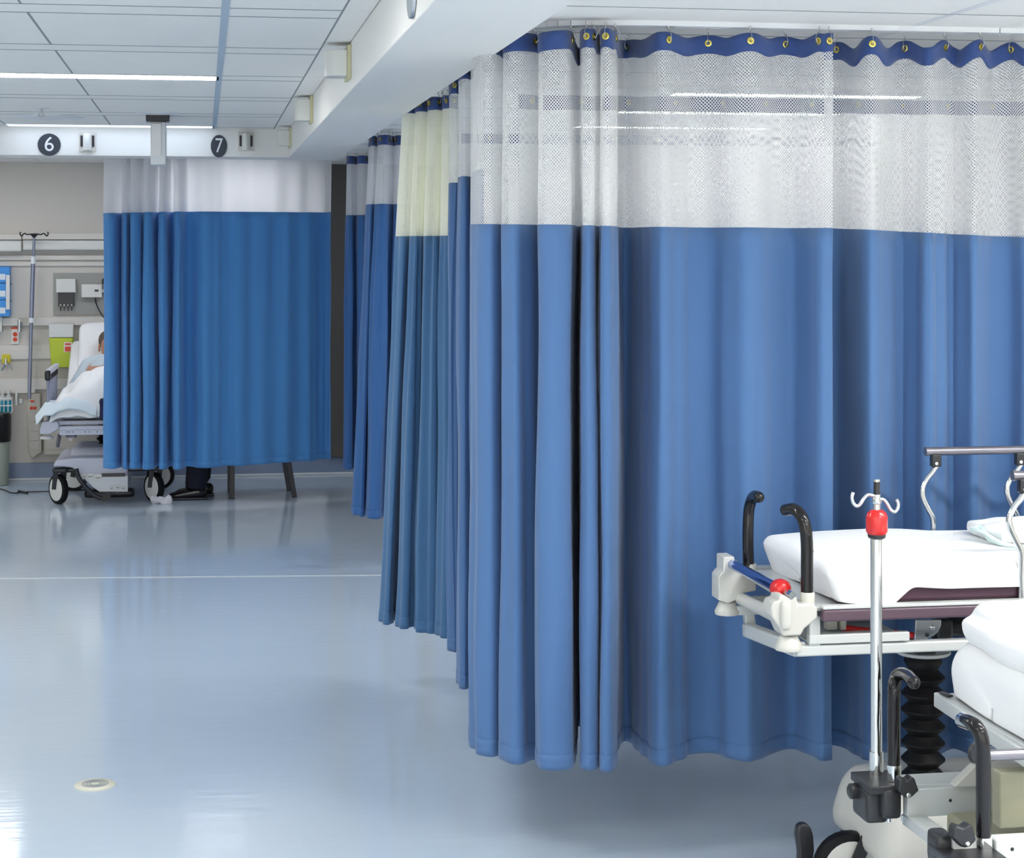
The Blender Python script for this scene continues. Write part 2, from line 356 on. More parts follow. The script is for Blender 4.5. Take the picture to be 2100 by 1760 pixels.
tag(obj('ceiling_speaker', MB().lathe((p.x,10.55,ZC-.008), [(.0,0),(.10,.0),(.12,.004),(.125,.008)]), M['frame']), 'flat round white ceiling disc above the hanging box', 'speaker')
Yh = 10.75; x0 = XR(309, Yh); x1 = XR(340, Yh); zt = W(320, 250, Yh).z; zb = W(320, 338, Yh).z
t = thing('hanging_sign_box', ((x0+x1)/2, Yh, zb), 'pale grey box sign hanging edge-on from the ceiling on a black plate', 'sign')
obj('mounting_plate', MB().box((x0-.025, Yh-.06, zt), (x1+.02, Yh+.06, ZC)), M['black'], t, bevel=.003)
obj('sign_body', MB().box((x0, Yh-.03, zb+.0), (x1, Yh+.25, zt)), M['frame'], t, bevel=.006)
obj('end_cap', MB().box((x0+.004, Yh-.042, zb+.05), (x1-.022, Yh-.028, zt-.01)), M['paint'], t, bevel=.006, label='lighter raised end cap')

# wall lamps on the bulkheads
def lamp(px0, px1, py0, py1, face, label):
    # face 'front': on far bulkhead (Y plane), 'side': on the long beam (X plane)
    t = None
    if face == 'front':
        a_ = W(px0, py1, YB0); b_ = W(px1, py0, YB0); cx = (a_.x+b_.x)/2
        t = thing('bulkhead_lamp', (cx, YB0, a_.z), label, 'lamp', 'small lamps on the bulkhead')
        obj('backplate', MB().box((a_.x, YB0-.012, a_.z), (b_.x, YB0, b_.z)), M['rail_pale'], t, bevel=.003)
        wv = (b_.x-a_.x)
        mb = MB(); pr = [(cx-wv*.27, YB0-.012)] + [(cx+wv*.27*math.sin(q), YB0-.012-.075*math.cos(q)) for q in [i*math.pi/8-math.pi/2 for i in range(9)]]
        mb.prism([(x, y, a_.z+.004) for x, y in pr[1:]], (0, 0, b_.z-a_.z-.014)); obj('shade', mb, M['device'], t, bevel=.002)
        for sg in (-1, 1): obj('side_slot', MB().box((cx+sg*wv*.33-.008, YB0-.02, a_.z+.03), (cx+sg*wv*.33+.008, YB0-.01, b_.z-.02)), M['black'], t)
    else:
        # px0: left extent of shade; px1: backplate line on beam
        u = (px1-CX)/F; Y = BX0*(CS-SN*u)/(SN+CS*u); wd = .15
        d = depth(BX0, Y); z1 = HC+(HY-py0)/F*d; z0 = HC+(HY-py1)/F*d
        t = thing('bulkhead_lamp', (BX0, Y, z0), label, 'lamp', 'small lamps on the bulkhead')
        obj('backplate', MB().box((BX0-.014, Y-wd*.1, z0), (BX0, Y+wd, z1)), M['yel_plate'], t, bevel=.003)
        dx = (px1-px0)/F*d
        mb = MB(); yc = Y+wd*.45
        mb.prism([(BX0-.014-dx*math.cos(q)**.5 if math.cos(q) > 0 else BX0-.014, yc+.065*math.sin(q), z0+.012) for q in [i*math.pi/10-math.pi/2 for i in range(11)]], (0,0,z1-z0-.03))
        obj('shade', mb, M['device'], t, bevel=.002)
    return t
M['yel_plate'] = mat('ivory_backplate', (0.66, 0.64, 0.40), 0.4)
lamp(162, 197, 272, 311, 'front', 'small square white lamp between the numbers 6 and 7 on the bulkhead')
lamp(488, 521, 272, 310, 'front', 'small square white lamp just right of the number 7')
lamp(676, 720, 92, 162, 'side', 'largest and nearest boxy white lamp on the side of the long beam')
lamp(611, 642, 196, 252, 'side', 'middle boxy white lamp on the side of the long beam')
lamp(574, 598, 262, 302, 'side', 'smallest and farthest boxy white lamp on the long beam, in the corner')
def sign(px, py, wpx, hpx, s, label):
    p = W(px, py, YB0); d = depth(p.x, p.y); rx = wpx/2/F*d; rz = hpx/2/F*d
    t = thing('bay_number_sign', (p.x, YB0, p.z-rz), label, 'sign')
    mb = MB().prism([(p.x+rx*math.cos(a), YB0-.008, p.z+rz*math.sin(a)) for a in [i*math.pi/24 for i in range(48)]], (0,.0075,0))
    obj('plate', mb, M['sign'], t, bevel=.001)
    text(s, 'numeral', (p.x, YB0-.009, p.z), hpx/F*d*.92, M['sign_text'], t, sx=min(1, wpx/hpx*1.12))
sign(101, 297, 46, 46, '6', 'round dark sign with a white number 6 on the bulkhead')
sign(449, 300, 33, 46, '7', 'dark oval sign with a white number 7 on the bulkhead')
u = (849-CX)/F; Ys = BX0*(CS-SN*u)/(SN+CS*u)
tag(obj('bay_number_sign', MB().prism([(BX0-.012, Ys+.075*math.cos(a), 2.42+.075+.075*math.sin(a)-.04) for a in [i*math.pi/24 for i in range(48)]], (.011,0,0)), M['steel'], bevel=.002), 'round steel sign seen edge-on at the top of the near beam', 'sign')

# ------------------------------------------------------------------ curtains
def resample(pts, k=7): return catmull([Vector((XR(px, Y), Y)) for px, Y in pts], k)
def smooth_path(P, wn):
    out = []
    for i in range(len(P)):
        n_ = min(wn, i, len(P)-1-i); s_ = Vector((0,0))
        for j in range(i-n_, i+n_+1): s_ += P[j]
        out.append(s_/(2*n_+1))
    return out
def curtain(name, label, cloth, net, bot, top=None, zt=2.425, zm=1.85, zb=.27, zmr=None, zbr=None, grom=(), spacing=None, dips=0.0, tight=.45, amp=.006, group=None, hw=.055, k=7, ripple=.006, rl=.085, seed=0):
    PB = resample(bot, k); PT = resample(top, k) if top else None
    if PT is None:
        S = smooth_path(PB, 10); PT = [a.lerp(b, tight) for a, b in zip(PB, S)]
    n = len(PB); arc = [0]
    for i in range(1, n): arc.append(arc[-1]+(PB[i]-PB[i-1]).length)
    zmr = zm if zmr is None else zmr; zbr = zb if zbr is None else zbr
    gi = []
    tpx = [CX + F*(q.x*CS-q.y*SN)/depth(q.x, q.y) for q in PT]
    for g_ in grom:
        gi.append(min(range(n), key=lambda i: abs(tpx[i]-g_)))
    if spacing:
        s_ = spacing*.3
        while s_ < arc[-1]:
            gi.append(min(range(n), key=lambda i: abs(arc[i]-s_))); s_ += spacing
    gi = sorted(set(gi))
    def sag(i):
        if not dips or not gi: return 0
        l = max([g_ for g_ in gi if g_ <= i], default=None); r_ = min([g_ for g_ in gi if g_ >= i], default=None)
        if l is None or r_ is None or l == r_: return 0
        tt = (arc[i]-arc[l])/max(arc[r_]-arc[l], 1e-6); return math.sin(math.pi*tt)**2*dips*min(1, (arc[r_]-arc[l])/.12)
    def pos(i, z, dz=0):
        t_ = i/(n-1); z_b = zb+(zbr-zb)*t_
        q = max(0, min(1, (zt-z)/(zt-z_b))); e = q**.6 if top is None else q
        p_ = PT[i].lerp(PB[i], e)
        tg = (PB[min(i+1, n-1)]-PB[max(i-1, 0)]); nn = Vector((tg.y, -tg.x)).normalized() if tg.length > 1e-6 else Vector((0, 1))
        w_ = noise.noise(Vector((arc[i]*3.1+seed, z*1.1, seed*2.3)))*amp*2 + noise.noise(Vector((arc[i]*9+seed, z*2.3+7, 3)))*amp*.8
        w_ += ripple*math.sin(arc[i]/rl*6.283+2.2*noise.noise(Vector((arc[i]*4+seed, 0, z*.4))))*(.55+noise.noise(Vector((arc[i]*2.5, seed, z*.6))))
        p_ = p_ + nn*w_*min(1, q*3)
        return Vector((p_.x, p_.y, z+dz))
    mid = PB[n//2]; t = thing(name, (mid.x, mid.y, 0), label, 'curtain', group)
    def grid(zs):
        mb = MB(); mb.uv = []
        for row in zs:
            for i in range(n):
                z = row(i); dz = 0
                mb.v.append(pos(i, z[0], z[1])); mb.uv.append((arc[i], z[0]))
        R = len(zs)
        for r_ in range(R-1):
            for i in range(n-1): mb.f.append((r_*n+i, (r_+1)*n+i, (r_+1)*n+i+1, r_*n+i+1))
        return mb
    fm = lambda i: zm+(zmr-zm)*i/(n-1)
    fb_ = lambda i: zb+(zbr-zb)*i/(n-1)
    sg = [sag(i) for i in range(n)]
    hd = [(lambda i, j=j: (zt-hw*j/3, -sg[i])) for j in range(4)]
    obj('header_band', grid(hd), M['navy'], t, solid=.004)
    nr = 12
    nt_ = [(lambda i, j=j: ((zt-hw)+(fm(i)-(zt-hw))*j/nr, -sg[i]*(1-j/nr)**2)) for j in range(nr+1)]
    obj('net_panel', grid(nt_), M[net], t)
    br = 26
    hem = lambda z0, i: z0
    bl_ = [(lambda i, j=j: (fm(i)+.004+(fb_(i)-fm(i)-.004)*j/br + (noise.noise(Vector((arc[i]*4, 0, seed+5)))*.008 if j == br else 0), 0)) for j in range(br+1)]
    pb = obj('cloth_panel', grid(bl_), M[cloth], t, solid=.003)
    hm = [(lambda i, j=j: (fb_(i)+.048*(1-j/3)+(noise.noise(Vector((arc[i]*4, 0, seed+5)))*.008 if j == 3 else 0), 0)) for j in range(4)]
    obj('hem', grid(hm), M[cloth], t, solid=.0055)
    for q, g_ in enumerate(gi):
        p_ = pos(g_, zt-.024, -sg[g_]); tg = PT[min(g_+1, n-1)]-PT[max(g_-1, 0)]; nn = Vector((tg.y, -tg.x, 0)).normalized()
        if nn.y > 0: nn = -nn
        mb = MB(); ring = [(.008, 0), (.0108, .001), (.0108, .003), (.008, .0042), (.0052, .0035), (.0052, 0)]
        mb.lathe(p_+nn*.002, ring, nn, 16)
        gr = obj('grommet', mb, M['brass'], t)
        hk = MB(); top_ = Vector((p_.x, p_.y, ZB-.012))
        hk.tube([p_+nn*.008-Vector((0,0,.004)), p_+nn*.014+Vector((0,0,.01)), p_+nn*.006+Vector((0,0,.03)), Vector((p_.x, p_.y, ZB-.03))+nn*.004, top_-Vector((0,0,.01))-nn*.004, top_], .0011, 6)
        hk.lathe(top_-Vector((0,0,.008)), [(.0025,0),(.003,.002),(.003,.008)], n=10)
        obj('hook', hk, M['wire'], gr)
    return t, PT
def track(label, pts):
    P = catmull([Vector((x, y, ZB-.006)) for x, y in pts], 6); mb = MB()
    for p0, p1 in zip(P[:-1], P[1:]): mb.beam(p0, p1+(p1-p0).normalized()*.002, .048, .018)
    return tag(obj('curtain_track', mb, M['frame'], smooth=False), label, 'curtain track')

A1 = [(966,5.8),(969,5.62),(985,5.54),(1008,5.5),(1024,5.55),(1040,5.66),(1046,5.64),(1030,5.5),(1034,5.44),(1058,5.41),(1085,5.44),(1110,5.5),(1116,5.47),(1101,5.38),(1108,5.33),(1140,5.3),(1168,5.33),(1174,5.42),(1179,5.62),(1187,5.78),(1194,5.62),(1189,5.40),(1193,5.32),(1208,5.29),(1222,5.32),(1227,5.44),(1232,5.5),(1234,5.42),(1230,5.33),(1238,5.285),(1254,5.285),(1264,5.33),(1268,5.5),(1276,5.6),(1292,5.585),(1320,5.45),(1350,5.32),(1385,5.359),(1430,5.435),(1470,5.41),(1510,5.333),(1550,5.32),(1590,5.397),(1625,5.423),(1655,5.359),(1685,5.295),(1708,5.3)]
curtain('privacy_curtain', 'large blue privacy curtain with white net top, rounding the corner nearest the camera', 'blue', 'net', A1, zt=2.428, zm=1.855, zmr=1.842, zb=.262, zbr=.258, dips=.012,
        grom=(1000, 1095, 1172, 1203, 1216, 1228, 1242, 1262, 1287, 1371, 1454, 1536, 1611, 1680, 1700), seed=1)
A2 = [(1690,5.52),(1704,5.51),(1722,5.49),(1745,5.43),(1772,5.34),(1795,5.32),(1825,5.40),(1852,5.44),(1880,5.38),(1905,5.33),(1930,5.38),(1955,5.42),(1980,5.36),(2005,5.34),(2035,5.42),(2070,5.42),(2100,5.36),(2140,5.36),(2180,5.43),(2230,5.42),(2280,5.36),(2330,5.40),(2400,5.36),(2500,5.42),(2600,5.36)]
curtain('privacy_curtain', 'blue privacy curtain with wavy white net top hanging behind the stretchers at the right', 'blue', 'net', A2, zt=2.425, zm=1.846, zmr=1.80, zb=.245, zbr=.24, dips=.03,
        grom=(1716, 1789, 1856, 1938, 2009, 2075, 2150, 2230), tight=.2, seed=4)
B_ = [(921,7.05),(926,6.93),(936,6.90),(944,7.0),(946,6.75),(938,6.45),(945,6.32),(958,6.30),(967,6.38),(972,6.2),(970,6.0),(975,5.85),(984,5.75),(992,5.74)]
curtain('privacy_curtain', 'narrow strip of dark blue curtain just left of the large near curtain', 'blue', 'net', B_, zm=2.03, zb=.272, spacing=.12, ripple=.012, seed=7)
cb = [(776,7.72),(786,7.64),(800,7.62),(812,7.70),(818,7.74),(814,7.60),(822,7.55),(838,7.53),(850,7.6),(856,7.66),(853,7.5),(864,7.45),(882,7.42),(896,7.48),(902,7.56),(899,7.40),(908,7.34),(918,7.32),(926,7.4),(932,7.45)]
ct = [(826,8.02),(834,7.98),(842,7.95),(850,7.97),(855,7.98),(853,7.9),(858,7.86),(866,7.84),(874,7.86),(880,7.9),(878,7.8),(886,7.76),(895,7.74),(904,7.76),(910,7.8),(908,7.70),(916,7.66),(924,7.64),(932,7.68),(938,7.7)]
curtain('privacy_curtain', 'steel blue curtain with bright cream net top, its hem swung out into the corridor', 'teal', 'net_cream', cb, ct, zm=1.835, zb=.235, spacing=.09, ripple=.016, rl=.075, seed=9)
Cc = [(726,10.62),(730,10.5),(740,10.42),(749,10.5),(754,10.58),(750,10.42),(758,10.33),(772,10.30),(784,10.36),(794,10.45),(800,10.4),(812,10.34),(826,10.4),(840,10.34),(855,10.40)]
Ct = [(757,10.62),(760,10.5),(766,10.44),(772,10.5),(776,10.58),(775,10.42),(782,10.36),(792,10.33),(800,10.38),(808,10.45),(812,10.4),(820,10.36),(830,10.42),(842,10.36),(856,10.42)]
curtain('privacy_curtain', 'deep blue curtain with pale net top, between the cream-netted one and the corridor end', 'deep', 'net_fine', Cc, Ct, zm=2.035, zb=.28, spacing=.1, ripple=.016, rl=.1, seed=12)
Dc = [(703,12.75),(712,12.66),(724,12.72),(733,12.80),(731,12.68),(742,12.62),(756,12.68),(770,12.62),(785,12.7)]
Dt = [(711,12.75),(717,12.68),(726,12.72),(735,12.80),(733,12.68),(744,12.62),(757,12.68),(771,12.62),(785,12.7)]
curtain('privacy_curtain', 'farthest and smallest blue curtain strip at the end of the right-hand row', 'deep', 'net_fine', Dc, Dt, zm=2.015, zb=.28, spacing=.15, ripple=.012, rl=.1, seed=15)
E_ = [(213,12.84),(224,12.78),(236,12.80),(246,12.90),(254,12.98),(249,12.84),(255,12.77),(262,12.80),(270,12.92),(274,12.88),(266,12.78),(276,12.75),(288,12.80),(296,12.94),(300,12.86),(293,12.78),(304,12.74),(316,12.80),(324,12.94),(330,12.90),(326,12.78),(334,12.74),(343,12.80),(350,12.94),(358,12.90),(356,12.78),(364,12.74),(372,12.78),(382,12.90),(396,12.88),(415,12.80),(440,12.84),(465,12.92),(492,12.90),(515,12.97),(540,12.98),(565,13.06),(590,13.06),(612,13.14),(635,13.13),(655,13.22),(668,13.24),(680,13.18)]
curtain('privacy_curtain', 'bright blue curtain with pale net top drawn across the far bay under number 7', 'blue_lit', 'net_fine', E_, zt=2.455, hw=.035, zm=2.026, zmr=2.045, zb=.303, zbr=.29, spacing=.16, tight=.35, seed=20)
def wavy(x0, x1, Y, n, a):
    return [(CX+F*((x0+(x1-x0)*i/n)*CS-Y*SN)/depth(x0+(x1-x0)*i/n, Y), Y+(a if i % 2 else -a)) for i in range(n+1)]
curtain('privacy_curtain', 'divider curtain whose dark header shows as a band through the near net', 'blue', 'net', wavy(1.28, 3.9, 7.50, 26, .035), zt=2.418, zm=1.84, zb=.28, spacing=.25, hw=.06, seed=30)
curtain('privacy_curtain', 'farther divider curtain whose header shows as a faint band low in the near net', 'blue', 'net', wavy(1.3, 3.9, 10.4, 22, .04), zt=2.44, zm=1.84, zb=.28, spacing=.3, seed=33)
track('white ceiling track over the near blue curtains', [(.93, 6.95), (.93, 5.75), (1.0, 5.47), (1.25, 5.37), (2.0, 5.37), (5.0, 5.37)])
track('white ceiling track over the cream-netted curtain', [(.93, 8.3), (.93, 7.7), (1.1, 7.53), (1.4, 7.5), (3.9, 7.5)])
track('white ceiling track over the deep blue curtain with pale net', [(.89, 10.42), (1.2, 10.4), (3.9, 10.4)])
track('white ceiling track over the farthest curtain strip', [(.93, 12.7), (1.6, 12.7)])
track('white ceiling track over the curtain under number 7', [(XR(215, 12.85), 12.85), (XR(450, 12.87), 12.87), (XR(680, 13.18), 13.18)])

# ------------------------------------------------------------------ stretcher base
def caster(root, x, y, r=.1, cap='cream', ang=0.0, yoke=True):
    ax = Vector((math.sin(ang), math.cos(ang), 0))
    c = Vector((x, y, r))
    wh = obj('caster', MB().lathe(c-ax*.022, [(r*.8,0),(r*.97,.004),(r,.012),(r,.032),(r*.97,.040),(r*.8,.044)], ax), M['rubber'], root)
    obj('wheel_disc', MB().lathe(c-ax*.026, [(0,0),(r*.5,.001),(r*.78,.004),(r*.8,.010),(r*.8,.042),(r*.78,.048),(r*.5,.051),(0,.052)], ax), M[cap], wh)
    side = Vector((ax.y, -ax.x, 0))
    fk = MB(); 
    for s_ in ((-1, 1) if yoke else (-1,)): fk.beam(c+ax*s_*.034, c+ax*s_*.034+(Vector((0,0,r+.02))+side*.02 if yoke else Vector((.04,0,r*.9))), .006, .035)
    if yoke: fk.rbox(c+Vector((0,0,r+.03))+side*.02, (.1, .1, .03), .012, 6)
    obj('fork', fk, M['black'], wh)
    return wh

# ------------------------------------------------------------------ stretcher one (rear of the two)
YF, YK = 4.57, 5.12
S1 = thing('hospital_stretcher', (1.6, 4.85, 0), 'raised white stretcher with plum mattress, chrome rails and black bellows, standing against the blue curtain', 'stretcher')
def P(pts, Y): return [W(x, y, Y if len(q_)==0 else q_[0]) for x, y, *q_ in pts]
h = obj('push_handle', MB().tube(P([(1655,1216),(1655,1165),(1655,1120),(1652,1085),(1643,1058,YF+.012),(1628,1045,YF+.04),(1612,1046,YF+.075)], YF), .0160, 18, r_end=True), M['gloss_black'], S1)
obj('handle_socket', MB().cyl(W(1656,1214,YF), W(1656,1248,YF), .0185), M['cream'], h)
obj('lock_pin', MB().cyl(W(1660,1131,YF), W(1668,1131,YF), .003), M['black'], h)
h = obj('push_handle', MB().tube(P([(1535,1160),(1534,1120),(1534,1080),(1536,1045),(1542,1024,YK-.02),(1549,1017,YK-.05),(1556,1020,YK-.085)], YK), .0160, 18, r_end=True), M['gloss_black'], S1)
obj('handle_socket', MB().cyl(W(1539,1156,YK), W(1539,1180,YK), .0175), M['cream'], h)
def pr(pts, Y, th): return MB().prism([W(x, y, Y) for x, y in pts], (0, th, 0))
k1 = obj('corner_housing', pr([(1582,1246),(1586,1236),(1598,1232),(1598,1222),(1606,1220),(1620,1228),(1634,1220),(1637,1240),(1668,1238),(1677,1248),(1677,1268),(1650,1290),(1643,1304),(1606,1306),(1597,1285),(1582,1265)], YF-.035, .075), M['cream'], S1, bevel=.008)
obj('raised_rib', MB().rbox(W(1612,1262,YF-.038), (.028, .02, .075), .01, 6), M['cream'], k1)
k2 = obj('corner_housing', pr([(1474,1184),(1480,1175),(1484,1173),(1484,1143),(1506,1142),(1509,1172),(1545,1174),(1551,1185),(1551,1212),(1522,1218),(1508,1232),(1494,1238),(1474,1232)], YK-.035, .075), M['cream'], S1, bevel=.008)
for (px, py, Y) in ((1617, 1303, YF), (1491, 1233, YK)):
    c = W(px, py, Y); obj('bumper_wheel', MB().lathe(c, [(.02,0),(.024,-.003),(.033,-.022),(.036,-.03),(.034,-.037),(.02,-.040),(0,-.041)][::-1]), M['cream'], S1)
obj('end_bar', MB().cyl(W(1516,1226,YK), W(1600,1268,YF), .017), M['cream'], S1)
ip = obj('folded_pole', MB().cyl(W(1500,1157,YK-.02), W(1594,1206,YF+.045), .0145), M['blue_chrome'], S1, label='blue-reflecting chrome pole laid across the head end')
obj('pole_collar', MB().lathe(W(1594,1205,YF+.05), [(.012,-.006),(.022,-.002),(.0265,.010),(.0265,.026),(.020,.036),(.012,.040)], (W(1625,1221,YF-.02)-W(1594,1205,YF+.05))), M['red'], ip, label='round red knob')
obj('pole_tip', MB().cyl(W(1606,1211,YF+.02), W(1626,1222,YF-.03), .008).cyl(W(1618,1218,YF-.01), W(1626,1222,YF-.035), .011), M['chrome'], ip)
obj('pole_ferrule', MB().cyl(W(1488,1150,YK), W(1504,1159,YK-.03), .017), M['chrome'], ip)
z = lambda px, py, Y: W(px, py, Y).z
# deck, plum bumper strips, mattress, sheet
zd = z(1800, 1243, YF-.03); XE = 3.55
obj('deck', MB().box((XR(1640,YF), YF-.014, zd-.012), (XE, YK+.0, zd)), M['white_metal'], S1, bevel=.004)
for Y in (YF-.045, YK+.005):
    r1 = obj('side_bumper', MB().box((XR(1677,YF), Y, z(1800,1272,YF-.04)), (XE, Y+.03, z(1800,1247,YF-.04))), M['plum'], S1, bevel=.006)
    obj('edge_strip', MB().box((XR(1677,YF), Y, z(1800,1247,YF-.04)+.0005), (XE, Y+.03, z(1800,1240,YF-.04))), M['white_metal'], r1, bevel=.002)
x0 = XR(1668, YF)+.03; zm_ = zd+.002; zt_ = .965
obj('mattress', MB().rbox(((x0+.03+XE)/2, (YF+YK)/2, (zm_+zt_-.012)/2), (XE-x0-.03, YK-YF+.02, zt_-.012-zm_), .014, 14), M['purple'], S1)
xc = XR(1822, YF); xd = XR(1866, YF)
# rbox spacing is coarse mid-length: build the sheet with uniform columns instead
def sheet(x0, x1, y0, y1, zlo, zhi, r, cols, fn):
    prof = []; 
    for q in range(5): prof.append((y0, zlo+(zhi-r-zlo)*q/4))
    for q in range(1, 6): a_ = math.pi/2*q/5; prof.append((y0+r-r*math.cos(a_), zhi-r+r*math.sin(a_)))
    for q in range(1, 9): prof.append((y0+r+(y1-y0-2*r)*q/9, zhi))
    for q in range(0, 6): a_ = math.pi/2*q/5; prof.append((y1-r+r*math.sin(a_), zhi-r+r*math.cos(a_)))
    for q in range(1, 5): prof.append((y1, zhi-r-(zhi-r-zlo)*q/4))
    mb = MB(); m_ = len(prof); yc = (y0+y1)/2
    xs_ = [x0, x0, x0] + [x0+r*(1-math.cos(math.pi/2*q/5)) for q in range(1, 6)] + [x0+r+(x1-x0-r)*q/cols for q in range(1, cols+1)]
    for ci, x in enumerate(xs_):
        e = r-(x-x0) if x < x0+r else 0
        ins = r-math.sqrt(max(0, r*r-e*e))
        if ci == 0: k_ = -0.06
        elif ci == 1: k_ = .75
        else: k_ = 1
        for y, zz in prof:
            yy = yc+(y-yc)*(1-ins/((y1-y0)/2)*.8)*k_; z2 = zz-ins*.9*(zz-zlo)/(zhi-zlo)
            if ci == 0: z2 = zlo+(z2-zlo)*.3
            if ci == 1: z2 = zlo+(z2-zlo)*.8
            mb.v.append(Vector(fn(Vector((x, yy, z2)), ci)))
    for ci in range(len(xs_)-1):
        for q in range(m_-1): mb.f.append((ci*m_+q, (ci+1)*m_+q, (ci+1)*m_+q+1, ci*m_+q+1))
    return mb
def cut2(v, ci):
    if v.z < zt_-.02:
        t_ = (v.x-xc)/(xd-xc); k_ = (zt_-.02-v.z)/(zt_-.02-(zm_-.012))
        if t_ <= 0: rise = .016*max(0, min(1, (-t_-.3)/2.5))
        elif t_ <= 1: rise = .052*t_
        else: rise = .052-.008*min(1, (t_-1)*.6)
        if v.y > 4.85: rise = 0
        v.z += rise*k_
        v.x += .035*k_*max(0, 1-(v.x-x0)/.16)
        v.y += noise.noise(Vector((v.x*6, v.z*9, 2)))*.008*k_ - (.006 if v.y < 4.85 else 0)
    else: v.z += .006*noise.noise(Vector((v.x*4, v.y*5, 0))) + (.012*math.sin(max(0, min(1, (v.x-x0)/.5))*math.pi)*(1 if v.y > 4.8 else .3))
    return v
tag(obj('bed_sheet', sheet(x0, XE+.03, YF-.016, YK+.012, zm_-.008, zt_, .03, 150, cut2), M['sheet'], solid=.003, sub=1), 'white sheet over the plum mattress of the raised stretcher against the curtain', 'sheet')
# lower frame
fr = MB(); zf = z(1700, 1335, YF)
fr.beam(W(1534,1292,YK), W(1640,1332,YF), .035, .038)
fr.box((XR(1630,YF), YF-.015, zf-.010), (XE-.1, YF+.02, zf+.018)).box((XR(1630,YF)+.0, YK-.02, zf-.010), (XE-.1, YK+.01, zf+.018))
fr.beam(W(1532,1240,YK), W(1540,1300,YK), .03, .03); fr.beam(W(1668,1262,YF), W(1668,1325,YF), .03, .03)
obj('lower_frame', fr, M['white_metal'], S1, bevel=.005)
obj('frame_label', MB().box(W(1542,1296,YK-.06), W(1552,1312,YK-.066)), M['black'], S1)
tz = z(1700, 1308, YF)
ty = MB().box((XR(1655,YF), YF-.02, tz-.012), (XR(1860,YF), YF+.0, tz+.012)).box((XR(1655,YF), YF, tz-.012), (XR(1860,YF), YK-.02, tz-.006)).box((XR(1655,YF), YK-.03, tz-.012), (XR(1860,YF), YK-.02, tz+.012))
obj('tray', ty, M['white_metal'], S1, bevel=.003)
obj('under_deck', MB().box((XR(1700,YF)+.05, YF+.16, zd-.05), (XE-.1, YK-.08, zd-.014)), M['rail_grey'], S1, bevel=.01)
lv = obj('release_lever', MB().tube([W(1728,1288,4.68), W(1780,1294,4.68), W(1830,1298,4.68), W(1885,1305,4.68)], .0085), M['red'], S1)
obj('lever_block', MB().rbox(W(1703,1279,4.68), (.03,.03,.03), .004, 4).rbox(W(1726,1279,4.68), (.018,.03,.03), .004, 4), M['cream'], lv)
br_ = obj('hinge_bracket', pr([(1878,1272),(1931,1272),(1930,1284),(1924,1296),(1915,1304),(1903,1309),(1902,1313),(1876,1313)], 4.66, .012), M['steel'], S1, bevel=.002)
for px, py in ((1912, 1287), (1901, 1302)): obj('bolt', MB().lathe(W(px, py, 4.66), [(.006,0),(.006,.003),(.003,.005)][::1], (0,-1,0), 14), M['chrome' if py < 1300 else 'black'], br_)
obj('gas_spring', MB().cyl(W(1925,1288,4.74), W(2150,1312,4.74), .016).cyl(W(1925,1280,4.86), W(2150,1286,4.86), .02).rbox(W(1932,1296,4.74), (.05,.05,.07), .012, 6), M['black'], S1)
obj('lift_block', pr([(1893,1316),(1912,1316),(1920,1330),(1920,1344),(1880,1344),(1882,1330)], 4.70, .08), M['black'], S1, bevel=.004)
cx, cy = XR(1893, 4.84), 4.84
zt1 = z(1890, 1345, 4.80); zb1 = z(1890, 1606, 4.84)
obj('column_plate', MB().lathe((cx,cy,zt1-.004), [(.07,0),(.075,.003),(.075,.010),(.05,.014)]), M['white_metal'], S1)
pf = []; nb = 8
for i in range(nb):
    a0 = zb1+(zt1-zb1)*i/nb; hh = (zt1-zb1)/nb
    rr = .060 if i not in (nb-1, ) else .052
    pf += [(.041, a0), (.044, a0+hh*.12), (rr, a0+hh*.44), (rr, a0+hh*.54), (.044, a0+hh*.90)]
pf.append((.041, zt1))
obj('bellows', MB().lathe((cx,cy,0), pf, n=36), M['rubber'], S1)
obj('bellows', MB().lathe((XR(1893,4.84)+.95,cy,0), pf, n=36), M['rubber'], S1)
# base hood
def hoodfn(v):
    k_ = max(0, (.33-v.z)/.2); v.x += -.05*k_ if v.x < 2.0 else 0.05*k_; v.y += (-.03 if v.y < 4.85 else .03)*k_; return v
obj('base_hood', MB().rbox(((1.79+3.4)/2, 4.84, .235), (3.4-1.79, .44, .20), .07, 12, fn=hoodfn), M['cream'], S1)
for i, (x, y) in enumerate(((XR(1740,4.82), 4.82), (XR(1790,5.0), 5.0), (3.35, 4.62), (3.35, 5.10))): caster(S1, x, y, .1, 'cream', 0, i > 1)
pp = W(1655, 1725, 4.9)
obj('brake_pedal', MB().prism([W(x, y, 4.88) for x, y in ((1634,1712),(1637,1695),(1646,1690),(1656,1691),(1664,1698),(1669,1715),(1671,1745),(1664,1790),(1638,1790),(1639,1750))], (0,.03,0)).beam(W(1655,1785,4.9), (1.80, 4.9, .13), .02, .02), M['black'], S1, bevel=.008)
